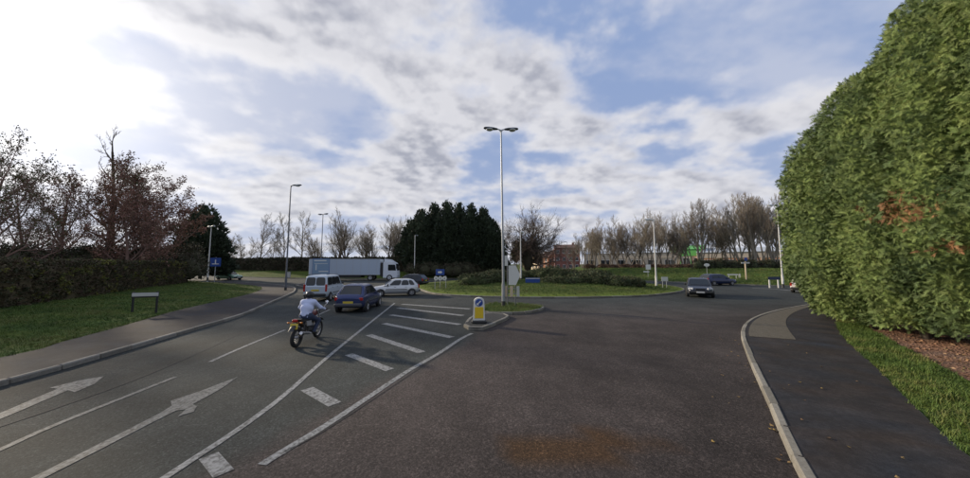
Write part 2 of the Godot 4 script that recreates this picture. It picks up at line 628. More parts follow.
# a clipped hedge along a line: leaf clumps over a solid body of twigs
func clipped_hedge(called: String, label: String, line: PackedVector3Array, h: float, w: float, per_m2: float, size: float, seed_: int, tones: Array, wild: float, bright: Array) -> Node3D:
	var t := thing(called, label, "hedge", Vector3.ZERO)
	var g := RandomNumberGenerator.new(); g.seed = seed_
	var f := FastNoiseLite.new(); f.seed = seed_; f.frequency = 0.35
	var core := MB.new()
	core.col = tones[1]
	var pr := [Vector2(-0.42, 0), Vector2(-0.5, 0.35), Vector2(-0.48, 0.8), Vector2(-0.3, 1.0), Vector2(0.3, 1.0), Vector2(0.48, 0.8), Vector2(0.5, 0.35), Vector2(0.42, 0)]
	var p := PackedVector3Array()
	var pts := along(line, 0.6)
	var xf := []
	var cols := PackedColorArray()
	for i in pts.size():
		var d := pts[mini(i + 1, pts.size() - 1)] - pts[maxi(i - 1, 0)]
		d.y = 0
		var s := d.normalized().cross(Vector3.UP)
		var hh := h * (1.0 + wild * f.get_noise_1d(i * 2.0))
		for q in pr:
			var bump := 1.0 + 0.12 * f.get_noise_2d(i * 3.0, q.x * 9.0 + q.y * 4.0)
			p.append(pts[i] + s * q.x * (w - 0.36) * bump + Vector3(0, q.y * (hh - 0.2) - (0.2 if q.y == 0.0 else 0.0), 0))
		if i == pts.size() - 1: break
		var cnt := int(0.6 * (2.0 * h + w) * per_m2)
		for k in cnt:
			var e := g.randf() * (2.0 * h + w)
			var o := Vector3.ZERO
			var nn := Vector3.ZERO
			var ss := (pts[i + 1] - pts[i]) * g.randf()
			if e < 2.0 * h:
				var sd := 1.0 if e < h else -1.0
				var y := fmod(e, h) / h
				o = s * sd * w * 0.5 * (0.9 + 0.2 * f.get_noise_2d((i + k * 0.01) * 3.0, y * 9.0)) + Vector3(0, y * hh, 0)
				nn = s * sd
			else:
				o = s * (g.randf() - 0.5) * w + Vector3(0, hh + g.randf_range(-0.08, 0.1) * (1.0 + wild * 4.0), 0)
				nn = Vector3.UP
			var at := pts[i] + ss + o + rand_dir(g) * 0.07 - nn * g.randf() * 0.12
			xf.append(Transform3D(basis_to((nn + rand_dir(g) * 0.8).normalized(), g.randf() * TAU, size * g.randf_range(0.7, 1.3)), at))
			var tone: Color = tones[g.randi() % tones.size()]
			var patch := f.get_noise_2d(at.x * 1.3 + at.z, at.y * 2.5 + 40.0)
			if bright.size() > 0 and patch > 0.16 and g.randf() < 0.5: tone = bright[g.randi() % bright.size()]
			cols.append(Color(tone.r, tone.g, tone.b) * g.randf_range(0.7, 1.3))
	core.grid(p, pr.size())
	part("inner_twigs", core, vmat("core", 0.95), t)
	many("foliage", clump_mesh(seed_, 9, 1.0, 0.42), xf, cols, mats["leaf"], t)
	return t

# the tall conifer hedge: overlapping trees, their sprays laid over each crown
func conifer_hedge(trees: Array) -> void:
	var t := thing("conifer_hedge", "tall dense green conifer hedge with a browned patch beside the footway", "hedge", Vector3.ZERO)
	var g := RandomNumberGenerator.new(); g.seed = 31
	var f := FastNoiseLite.new(); f.seed = 9; f.frequency = 0.55; f.fractal_octaves = 3
	var sprays := [spray_mesh(1), spray_mesh(2), spray_mesh(3)]
	var core := MB.new()
	core.col = Color(0.12, 0.17, 0.05)
	var rad := func(k: Dictionary, y: float, a: float) -> float:
		var u: float = clampf(y / k.h, 0.0, 1.0)
		var b: float = k.r * minf(1.0, 0.5 + 1.7 * u) * pow(maxf(0.0, 1.0 - pow(u, k.e)), 0.5)
		return b * (1.0 + 0.22 * f.get_noise_3d(k.x + cos(a) * 2.0, y * 0.7, k.z + sin(a) * 2.0) + 0.1 * f.get_noise_3d(k.x * 3.0 + cos(a) * 6.0, y * 2.2, sin(a) * 6.0))
	var dead := [[], PackedColorArray()]
	for k in trees:
		var trunk := MB.new()
		trunk.tube(PackedVector3Array([Vector3(k.x, -0.2, k.z), Vector3(k.x + 0.05, 1.5, k.z), Vector3(k.x, k.h * 0.7, k.z)]), PackedFloat32Array([0.17, 0.13, 0.05]), 9)
		trunk.tube(PackedVector3Array([Vector3(k.x - 0.5, -0.2, k.z + 0.35), Vector3(k.x - 0.38, 1.2, k.z + 0.25), Vector3(k.x - 0.1, 3.0, k.z)]), PackedFloat32Array([0.1, 0.08, 0.05]), 7)
		part("trunk", trunk, mats["bark"], t)
		var ring := PackedVector3Array()
		for i in 21:
			var y: float = 0.62 + (k.h - 0.82) * i / 20.0
			for s in 20:
				var a := -TAU * s / 20
				var q: float = maxf(0.02, rad.call(k, y, a) - 0.42)
				ring.append(Vector3(k.x + cos(a) * q, y, k.z + sin(a) * q))
		core.grid(ring, 20, true)
		var xf := [[], [], []]
		var cols := [PackedColorArray(), PackedColorArray(), PackedColorArray()]
		var area: float = TAU * k.r * k.h
		for i in int(area * k.d * 4.6):
			var y: float = k.h * g.randf_range(0.05, 1.0)
			var a := g.randf() * TAU
			var q: float = rad.call(k, y, a)
			var lay := g.randf()
			var o := Vector3(cos(a), 0, sin(a))
			var p := Vector3(k.x, y, k.z) + o * (q - 0.34 * lay)
			var inside := false
			for j in trees:
				if j == k: continue
				var dx: float = p.x - j.x
				var dz: float = p.z - j.z
				if y < j.h * 0.93 and dx * dx + dz * dz < pow(j.r * 0.72 * minf(1.0, 0.5 + 1.7 * y / j.h), 2.0):
					inside = true
					break
			if inside: continue
			var top: float = clampf((y / k.h - 0.8) * 4.0, 0, 1)
			var d := (o * 0.5 + Vector3(-o.z, 0, o.x) * g.randf_range(-0.7, 0.7) + Vector3(0, g.randf_range(-0.75, 0.8) + top * 0.9, 0) + rand_dir(g) * 0.25).normalized()
			var s2 := g.randf_range(0.1, 0.24)
			var tr := Transform3D(facing(d, (o + rand_dir(g) * 0.7).normalized(), s2), p)
			var tone := Color(0.14, 0.215, 0.05).lerp(Color(0.23, 0.285, 0.08), g.randf())
			tone = tone.lerp(Color(0.075, 0.125, 0.04), clampf(f.get_noise_3dv(p * 0.9) * 1.3 + 0.35, 0, 1))
			var patch := Vector2((p.z + 8.9) / 1.1, (p.y - 4.15) / 0.45).length() + f.get_noise_3dv(p * 2.5) * 1.1
			var patch2 := Vector2((p.z + 8.2) / 0.6, (p.y - 2.9) / 0.3).length() + f.get_noise_3dv(p * 2.5) * 1.1
			if p.x < k.x and (patch < 0.72 or patch2 < 0.55) and g.randf() < 0.75:
				dead[0].append(tr)
				dead[1].append(Color(0.34, 0.17, 0.075) * g.randf_range(0.6, 1.25))
				continue
			var w := g.randi() % 3
			xf[w].append(tr)
			cols[w].append(tone * g.randf_range(0.75, 1.3))
		for w in 3:
			many("crown", sprays[w], xf[w], cols[w], mats["spray"], t)
	part("inner_growth", core, vmat("core", 0.95), t)
	var dm := many("dead_foliage", sprays[0], dead[0], dead[1], mats["spray"], t)
	dm.set_meta("label", "rust brown dead sprays in the green hedge")

# short grass scattered over a span() sheet
func grass_on(mb: MB, keep: Callable, per_m2: float, size: float, seed_: int, tones: Array, xf: Array, cols: PackedColorArray) -> PackedColorArray:
	var g := RandomNumberGenerator.new(); g.seed = seed_
	var f := FastNoiseLite.new(); f.seed = seed_; f.frequency = 0.4
	for i in range(0, mb.ix.size(), 3):
		var a := mb.v[mb.ix[i]]; var b := mb.v[mb.ix[i + 1]]; var d := mb.v[mb.ix[i + 2]]
		var mid := (a + b + d) / 3.0
		var k: float = keep.call(mid)
		if k <= 0.0: continue
		var want := (b - a).cross(d - a).length() * 0.5 * per_m2 * k
		var cnt := int(want) + (1 if g.randf() < want - int(want) else 0)
		for j in cnt:
			var u := g.randf(); var w := g.randf()
			if u + w > 1.0: u = 1.0 - u; w = 1.0 - w
			var p := a + (b - a) * u + (d - a) * w
			var s := size * g.randf_range(0.6, 1.4) * (1.0 + 0.5 * f.get_noise_2d(p.x * 2.0, p.z * 2.0))
			xf.append(Transform3D(Basis(Vector3.UP, g.randf() * TAU).scaled(Vector3(s * 1.3, s, s * 1.3)), p - Vector3(0, 0.01, 0)))
			var q := clampf(0.5 + 0.9 * f.get_noise_2d(p.x, p.z) + g.randf_range(-0.3, 0.3), 0, 0.999) * (tones.size() - 1)
			var tone: Color = tones[int(q)].lerp(tones[int(q) + 1], q - int(q))
			cols.append(Color(tone.r, tone.g, tone.b) * g.randf_range(0.75, 1.25))
	return cols

# ---------------------------------------------------------------- vehicles (forward is -z)
func wheel(parent: Node3D, x: float, z: float, r: float, w: float, rimm: Material) -> void:
	var t := Transform3D(Basis(Vector3.FORWARD, PI / 2 * (1.0 if x > 0 else -1.0)), Vector3(x, r, z))
	var ty := MB.new()
	ty.lathe(PackedVector2Array([Vector2(r * 0.62, -w * 0.5), Vector2(r * 0.9, -w * 0.5), Vector2(r * 0.985, -w * 0.36), Vector2(r, 0), Vector2(r * 0.985, w * 0.36), Vector2(r * 0.9, w * 0.5), Vector2(r * 0.64, w * 0.5), Vector2(r * 0.62, w * 0.3)]), 20, t)
	var o := part("wheel", ty, mats["tyre"], parent)
	var rim := MB.new()
	rim.lathe(PackedVector2Array([Vector2(r * 0.63, -w * 0.3), Vector2(r * 0.63, w * 0.44), Vector2(r * 0.55, w * 0.4), Vector2(r * 0.5, w * 0.22), Vector2(r * 0.2, w * 0.3), Vector2(r * 0.14, w * 0.4), Vector2(0.001, w * 0.42)]), 16, t)
	for i in 6:
		var a := TAU * i / 6
		rim.rod(t * Vector3(cos(a) * r * 0.15, w * 0.36, sin(a) * r * 0.15), t * Vector3(cos(a) * r * 0.58, w * 0.36, sin(a) * r * 0.58), r * 0.07, r * 0.09, 5)
	part("rim", rim, rimm, o)

func ring_rect(hw: float, z0: float, z1: float, y: float, rc: float) -> PackedVector3Array:
	var p := PackedVector3Array()
	var cs := [[hw - rc, z1 - rc, 0], [-hw + rc, z1 - rc, 1], [-hw + rc, z0 + rc, 2], [hw - rc, z0 + rc, 3]]
	for q in cs:
		for k in 4:
			var a: float = (q[2] + k / 3.0) * PI / 2
			p.append(Vector3(q[0] + cos(a) * rc, y, q[1] + sin(a) * rc))
	return p

# a pane laid a little proud of the face given by its corners (bottom a, b, top d, e)
func pane(called: String, parent: Node3D, a: Vector3, b: Vector3, d: Vector3, e: Vector3, u0: float, u1: float, v0: float, v1: float, out: Vector3, m: Material, gap := 0.012, trim := true) -> void:
	var f := func(u: float, v: float) -> Vector3: return a.lerp(b, u).lerp(e.lerp(d, u), v)
	var mb := MB.new()
	var q := [f.call(u0, v0), f.call(u1, v0), f.call(u1, v1), f.call(u0, v1)]
	var nn: Vector3 = (q[1] - q[0]).cross(q[3] - q[0]).normalized()
	if nn.dot(out) < 0: nn = -nn
	# corners rounded by cutting
	var pts := []
	for i in 4:
		var c0: Vector3 = q[i]
		var pr: Vector3 = q[(i + 3) % 4]
		var nx: Vector3 = q[(i + 1) % 4]
		var cut := minf(0.07, minf(c0.distance_to(pr), c0.distance_to(nx)) * 0.25)
		pts.append(c0 + (pr - c0).normalized() * cut + nn * gap)
		pts.append(c0 + (nx - c0).normalized() * cut + nn * gap)
	for i in range(1, 7):
		mb.tri(pts[0], pts[i], pts[i + 1])
	for i in 8:
		mb.quad(pts[i], pts[(i + 1) % 8], pts[(i + 1) % 8] - nn * (gap + 0.004), pts[i] - nn * (gap + 0.004))
	var g := part(called, mb, m, parent)
	if trim:
		var tr := MB.new()
		for i in 8:
			tr.rod(pts[i], pts[(i + 1) % 8], 0.012, 0.012, 4)
		part("seal", tr, mats["black_trim"], g)

# q: l, w, h, belt, sections [[z, ybottom, ytop, half width]...] front to rear, greenhouse corners, paint ...
func car(called: String, label: String, at: Vector3, yaw: float, q: Dictionary, category := "car") -> Node3D:
	var t := thing(called, label, category, at, yaw)
	var body := MB.new()
	var p := PackedVector3Array()
	for s in q.sections:
		var yb: float = s[1]; var yt: float = s[2]; var hw: float = s[3]
		var dy := yt - yb
		var half := [Vector2(hw * 0.82, yb), Vector2(hw * 0.96, yb + dy * 0.1), Vector2(hw, yb + dy * 0.32), Vector2(hw, yb + dy * 0.5), Vector2(hw * 0.985, yb + dy * 0.72), Vector2(hw * 0.95, yb + dy * 0.9), Vector2(hw * 0.86, yt), Vector2(hw * 0.4, yt + 0.02)]
		for k in half.size(): p.append(Vector3(half[k].x, half[k].y, s[0]))
		for k in half.size():
			var w: Vector2 = half[half.size() - 1 - k]
			p.append(Vector3(-w.x, w.y, s[0]))
	body.grid(p, 16, true)
	for e in [0, q.sections.size() - 1]:
		var c0 := Vector3(0, (q.sections[e][1] + q.sections[e][2]) * 0.5, q.sections[e][0])
		for k in 16:
			body.tri(c0, p[e * 16 + k], p[e * 16 + (k + 1) % 16])
	var hb: float = q.w * 0.5 * 0.93
	var ht: float = q.w * 0.5 * q.get("tumble", 0.76)
	var gz: Array = q.glass           # [front base z, front top z, rear top z, rear base z]
	var yb2: float = q.belt - 0.03
	var yt2: float = q.h - 0.05
	var gp2 := PackedVector3Array()
	gp2.append_array(ring_rect(hb, gz[0], gz[3], yb2, 0.06))
	for e in [[0.5, 0.0], [0.86, 0.0], [0.95, 0.022], [1.0, 0.06]]:
		gp2.append_array(ring_rect(lerpf(hb, ht, e[0]) - e[1], lerpf(gz[0], gz[1], e[0]) + e[1] * 1.6, lerpf(gz[3], gz[2], e[0]) - e[1] * 1.6, lerpf(yb2, yt2, e[0]), 0.06 + 0.06 * e[0]))
	gp2.append_array(ring_rect(ht - 0.14, gz[1] + 0.2, gz[2] - 0.2, yt2 + 0.03, 0.12))
	gp2.append_array(ring_rect(ht * 0.6, gz[1] + 0.3, gz[2] - 0.3, yt2 + 0.05, 0.1))
	gp2.append_array(ring_rect(0.13, (gz[1] + gz[2]) * 0.5 - 0.14, (gz[1] + gz[2]) * 0.5 + 0.14, yt2 + 0.052, 0.12))
	body.grid(gp2, 16, true)
	part("body", body, q.paint, t)
	var A := Vector3(hb, yb2, gz[0]); var B := Vector3(hb, yb2, gz[3]); var C := Vector3(ht, yt2, gz[2]); var D := Vector3(ht, yt2, gz[1])
	var mx := func(w: Vector3) -> Vector3: return Vector3(-w.x, w.y, w.z)
	pane("windscreen", t, A, mx.call(A), mx.call(D), D, 0.07, 0.93, 0.1, 0.87, Vector3.FORWARD, mats["car_glass"])
	for rw in q.rear_glass:
		pane("rear_window", t, B, mx.call(B), mx.call(C), C, rw[0], rw[1], rw[2], rw[3], Vector3.BACK, mats["car_glass"])
	for s in [1.0, -1.0]:
		var f := func(w: Vector3) -> Vector3: return Vector3(w.x * s, w.y, w.z)
		for sg in q.side_glass:
			pane("side_window", t, f.call(A), f.call(B), f.call(C), f.call(D), sg[0], sg[1], 0.12, 0.85, Vector3(s, 0, 0), mats["car_glass"])
		for wz in [q.axles[0], q.axles[1]]:
			var arch := MB.new()
			var ta := Transform3D(Basis(Vector3.FORWARD, PI / 2 * s), Vector3(s * (q.w * 0.5 - 0.05), q.wr, wz))
			arch.lathe(PackedVector2Array([Vector2(0.001, 0.056), Vector2(q.wr * 1.12, 0.056), Vector2(q.wr * 1.18, 0.04), Vector2(q.wr * 1.18, -0.1)]), 22, ta)
			part("wheel_arch", arch, mats["black_trim"], t)
			wheel(t, s * (q.w * 0.5 - 0.055), wz, q.wr, 0.19, q.rim)
		var mir := MB.new()
		mir.box(Transform3D(Basis(Vector3.UP, s * 0.25), Vector3(s * (q.w * 0.5 + 0.06), q.belt + 0.06, lerpf(gz[0], gz[1], 0.35) + 0.05)), Vector3(0.17, 0.13, 0.1), 0.03)
		part("mirror", mir, q.get("mirror", mats["black_trim"]), t)
		var sill := MB.new()
		sill.bx(s * q.w * 0.497, q.get("rub", 0.55), (q.axles[0] + q.axles[1]) * 0.5, 0.03, 0.06, q.axles[1] - q.axles[0] - q.wr * 2.6, 0.012)
		part("rubbing_strip", sill, mats["black_trim"], t)
		for hz in q.get("handles", []):
			var hd := MB.new()
			hd.bx(s * (q.w * 0.487), q.belt - 0.13, hz, 0.035, 0.03, 0.16, 0.01)
			part("door_handle", hd, mats["black_trim"], t)
		var zf: float = q.sections[0][0]
		var zr: float = q.sections[q.sections.size() - 1][0]
		var hl: Array = q.headlight     # x, y, w, h
		var h1 := MB.new()
		h1.box(Transform3D(Basis(Vector3.UP, -s * 0.35), Vector3(s * hl[0], hl[1], zf + hl[4])), Vector3(hl[2], hl[3], 0.14), 0.035)
		part("headlight", h1, mats["lamp_glass"], t)
		var tl: Array = q.taillight
		var h2 := MB.new()
		h2.box(Transform3D(Basis(Vector3.UP, s * 0.12), Vector3(s * tl[0], tl[1], zr - tl[4])), Vector3(tl[2], tl[3], 0.12), 0.025)
		part("tail_light", h2, mats["tail_red"], t)
	for e in [[q.sections[0][0], -1.0], [q.sections[q.sections.size() - 1][0], 1.0]]:
		var bm := MB.new()
		bm.bx(0, q.bumper, e[0] + e[1] * 0.01, q.w * 0.9, 0.2, 0.16, 0.06)
		part("bumper", bm, q.get("bump", mats["black_trim"]), t)
		var pl := MB.new()
		pl.bx(0, q.plate[0] if e[1] < 0 else q.plate[1], e[0] + e[1] * (0.098 if (q.plate[0] if e[1] < 0 else q.plate[1]) < q.bumper + 0.12 else 0.03), 0.52, 0.112, 0.02, 0.004)
		part("number_plate", pl, mats["plate_white"] if e[1] < 0 else mats["plate_yellow"], t)
	var gr := MB.new()
	gr.bx(0, q.headlight[1], q.sections[0][0] - 0.012, q.w * 0.36, 0.1, 0.04, 0.012)
	part("grille", gr, mats["black_trim"], t)
	return t

func hatchback(l: float, w: float, h: float, paint: Material) -> Dictionary:
	var a := -l * 0.5
	var b := l * 0.5
	return {"l": l, "w": w, "h": h, "belt": h * 0.62, "paint": paint, "wr": 0.285, "rim": mats["alloy"],
		"sections": [[a, 0.34, 0.58, w * 0.36], [a + 0.06, 0.26, 0.66, w * 0.43], [a + 0.3, 0.22, h * 0.535, w * 0.48], [a + l * 0.24, 0.2, h * 0.59, w * 0.498], [a + l * 0.4, 0.2, h * 0.62, w * 0.5], [a + l * 0.8, 0.2, h * 0.64, w * 0.5], [b - 0.2, 0.24, h * 0.64, w * 0.485], [b - 0.05, 0.28, h * 0.6, w * 0.46], [b, 0.36, h * 0.54, w * 0.42]],
		"glass": [a + l * 0.24, a + l * 0.43, b - l * 0.14, b - 0.07], "rear_glass": [[0.08, 0.92, 0.12, 0.88]], "side_glass": [[0.14, 0.5], [0.54, 0.83]],
		"axles": [a + l * 0.19, b - l * 0.18], "headlight": [w * 0.34, 0.62, 0.32, 0.16, 0.1], "taillight": [w * 0.42, 0.76, 0.16, 0.3, 0.06],
		"bumper": 0.42, "plate": [0.43, 0.66], "handles": [0.0]}

# ---------------------------------------------------------------- a rider: distances to tapered limbs, meshed as one skin
func skin_of(bones: Array, cell: float, smooth_k: float, mb: MB) -> void:
	var lo := Vector3(1e9, 1e9, 1e9)
	var hi := -lo
	for b in bones:
		var m: float = maxf(b[2], b[3]) + cell * 3.0
		lo = lo.min(b[0] - Vector3.ONE * m).min(b[1] - Vector3.ONE * m)
		hi = hi.max(b[0] + Vector3.ONE * m).max(b[1] + Vector3.ONE * m)
	var nx := int((hi.x - lo.x) / cell) + 2
	var ny := int((hi.y - lo.y) / cell) + 2
	var nz := int((hi.z - lo.z) / cell) + 2
	var f := PackedFloat32Array(); f.resize(nx * ny * nz); f.fill(1.0)
	for b in bones:
		var pa: Vector3 = b[0]; var ba: Vector3 = b[1] - b[0]
		var l2 := maxf(ba.length_squared(), 1e-9)
		var m2: float = maxf(b[2], b[3]) + cell * 2.5 + smooth_k
		var c0: Vector3 = (b[0].min(b[1]) - Vector3.ONE * m2 - lo) / cell
		var c1: Vector3 = (b[0].max(b[1]) + Vector3.ONE * m2 - lo) / cell
		for z in range(maxi(0, int(c0.z)), mini(nz, int(c1.z) + 1)):
			for y in range(maxi(0, int(c0.y)), mini(ny, int(c1.y) + 1)):
				for x in range(maxi(0, int(c0.x)), mini(nx, int(c1.x) + 1)):
					var p := lo + Vector3(x, y, z) * cell - pa
					var h := clampf(p.dot(ba) / l2, 0, 1)
					var d: float = (p - ba * h).length() - lerpf(b[2], b[3], h)
					var i := (z * ny + y) * nx + x
					var e := maxf(smooth_k - absf(f[i] - d), 0.0) / smooth_k
					f[i] = minf(f[i], d) - e * e * smooth_k * 0.25
	var id := {}
	var pts := PackedVector3Array()
	for z in nz - 1:
		for y in ny - 1:
			for x in nx - 1:
				var i := (z * ny + y) * nx + x
				var s := 0
				var acc := Vector3.ZERO
				var cn := 0
				var o := [i, i + 1, i + nx, i + nx + 1, i + nx * ny, i + nx * ny + 1, i + nx * ny + nx, i + nx * ny + nx + 1]
				for k in 8:
					if f[o[k]] < 0: s += 1
				if s == 0 or s == 8: continue
				for e in [[0, 1], [2, 3], [4, 5], [6, 7], [0, 2], [1, 3], [4, 6], [5, 7], [0, 4], [1, 5], [2, 6], [3, 7]]:
					var fa := f[o[e[0]]]; var fb := f[o[e[1]]]
					if (fa < 0) == (fb < 0): continue
					var t := fa / (fa - fb)
					acc += Vector3(e[0] & 1, (e[0] >> 1) & 1, e[0] >> 2).lerp(Vector3(e[1] & 1, (e[1] >> 1) & 1, e[1] >> 2), t)
					cn += 1
				id[i] = pts.size()
				pts.append(lo + (Vector3(x, y, z) + acc / cn) * cell)
	var base := mb.v.size()
	var nn := PackedVector3Array(); nn.resize(pts.size())
	var strides := [1, nx, nx * ny]
	var tris := PackedInt32Array()
	for i in id.keys():
		for ax in 3:
			var j: int = i + strides[ax]
			if (f[i] < 0) == (f[j] < 0): continue
			var u: int = strides[(ax + 1) % 3]
			var w: int = strides[(ax + 2) % 3]
			if not (id.has(i - u) and id.has(i - w) and id.has(i - u - w)): continue
			var q := [id[i], id[i - u], id[i - u - w], id[i - w]]
			if f[i] < 0: q.reverse()
			var m := (pts[q[2]] - pts[q[0]]).cross(pts[q[1]] - pts[q[3]])
			for k in 4: nn[q[k]] += m
			for k in [0, 1, 2, 0, 2, 3]: tris.append(base + q[k])
	for i in pts.size():
		var best := 1e9
		var colr := Color.WHITE
		for b in bones:
			var ba: Vector3 = b[1] - b[0]
			var h := clampf((pts[i] - b[0]).dot(ba) / maxf(ba.length_squared(), 1e-9), 0, 1)
			var d: float = (pts[i] - b[0] - ba * h).length() - lerpf(b[2], b[3], h)
			if d < best: best = d; colr = b[4]
		mb.v.append(pts[i]); mb.n.append(nn[i].normalized()); mb.c.append(colr)
	mb.ix.append_array(tris)

func rider(at: Vector3, yaw: float) -> void:
	var t := thing("person", "motorcyclist in pale blue shirt, dark jeans and dark helmet riding a motorbike", "person", at, yaw)
	var shirt := Color(0.52, 0.58, 0.78)
	var jean := Color(0.03, 0.04, 0.08)
	var skin := Color(0.42, 0.24, 0.17)
	var boot := Color(0.018, 0.016, 0.015)
	var glove := Color(0.02, 0.02, 0.022)
	var bones := [
		[Vector3(-0.07, 0.86, 0.17), Vector3(0.07, 0.86, 0.17), 0.135, 0.135, jean],
		[Vector3(0, 0.93, 0.17), Vector3(0, 1.12, 0.12), 0.145, 0.16, shirt],
		[Vector3(-0.08, 1.1, 0.12), Vector3(0.08, 1.1, 0.12), 0.125, 0.125, shirt],
		[Vector3(-0.11, 1.27, 0.06), Vector3(0.11, 1.27, 0.06), 0.115, 0.115, shirt],
		[Vector3(-0.17, 1.3, 0.03), Vector3(0.17, 1.3, 0.03), 0.07, 0.07, shirt],
		[Vector3(0, 1.3, 0.03), Vector3(0, 1.42, -0.01), 0.062, 0.056, skin],
		[Vector3(0, 1.47, -0.02), Vector3(0, 1.52, -0.02), 0.085, 0.09, skin],
		[Vector3(0, 1.43, -0.07), Vector3(0, 1.46, -0.09), 0.045, 0.045, skin],
		[Vector3(0, 1.475, -0.105), Vector3(0, 1.46, -0.125), 0.014, 0.016, skin]]
	for s in [-1.0, 1.0]:
		bones.append([Vector3(s * 0.19, 1.29, 0.03), Vector3(s * 0.33, 1.1, -0.1), 0.068, 0.052, shirt])
		bones.append([Vector3(s * 0.33, 1.1, -0.1), Vector3(s * 0.345, 1.02, -0.34), 0.052, 0.038, shirt])
		bones.append([Vector3(s * 0.345, 1.02, -0.34), Vector3(s * 0.345, 1.0, -0.4), 0.032, 0.035, skin])
		bones.append([Vector3(s * 0.1, 0.85, 0.14), Vector3(s * 0.21, 0.66, -0.24), 0.105, 0.072, jean])
		bones.append([Vector3(s * 0.21, 0.66, -0.24), Vector3(s * 0.19, 0.34, 0.0), 0.07, 0.05, jean])
		bones.append([Vector3(s * 0.19, 0.31, 0.02), Vector3(s * 0.19, 0.27, -0.16), 0.05, 0.04, boot])
	var mb := MB.new()
	skin_of(bones, 0.022, 0.05, mb)
	for s in [-1.0, 1.0]:
		var hand := []
		var c0 := Vector3(s * 0.345, 1.0, -0.42)
		hand.append([c0 + Vector3(-0.03, 0.012, 0.02), c0 + Vector3(0.03, 0.012, 0.02), 0.02, 0.02, glove])
		for k in 4:
			var x := -0.033 + 0.022 * k
			var len: float = [0.85, 1.0, 0.95, 0.75][k] if s > 0 else [0.75, 0.95, 1.0, 0.85][k]
			hand.append([c0 + Vector3(x, 0.022, 0.0), c0 + Vector3(x, 0.016, -0.035 * len), 0.0095, 0.009, glove])
			hand.append([c0 + Vector3(x, 0.016, -0.035 * len), c0 + Vector3(x, -0.02 * len, -0.03), 0.009, 0.008, glove])
		hand.append([c0 + Vector3(-s * 0.03, 0.005, 0.02), c0 + Vector3(-s * 0.045, -0.02, -0.02), 0.011, 0.009, glove])
		skin_of(hand, 0.006, 0.008, mb)
	part("body", mb, vmat("cloth", 0.85), t)
	var hm := MB.new()
	var pr := PackedVector3Array()
	for i in 11:
		var a := PI * 0.8 * i / 10.0
		for s in 18:
			var b := -TAU * s / 18
			var d := Vector3(sin(a) * cos(b) * 0.125, cos(a) * 0.135, sin(a) * sin(b) * 0.15)
			if d.z < -0.09 and d.y < 0.03: d.z = -0.09
			pr.append(Vector3(0, 1.515, -0.015) + d)
	hm.grid(pr, 18, true)
	var h := part("helmet", hm, mat("helmet", lin(0.02, 0.02, 0.022), 0.3), t)
	var vi := MB.new()
	vi.bx(0, 1.5, -0.115, 0.17, 0.075, 0.02, 0.009)
	part("visor", vi, mats["car_glass"], h)
	var tail := MB.new()
	tail.box(Transform3D(Basis(Vector3.RIGHT, -0.15), Vector3(0, 0.9, 0.27)), Vector3(0.27, 0.16, 0.05), 0.022)
	part("shirt_hem", tail, mat("shirt", lin(0.52, 0.58, 0.78), 0.85), t)

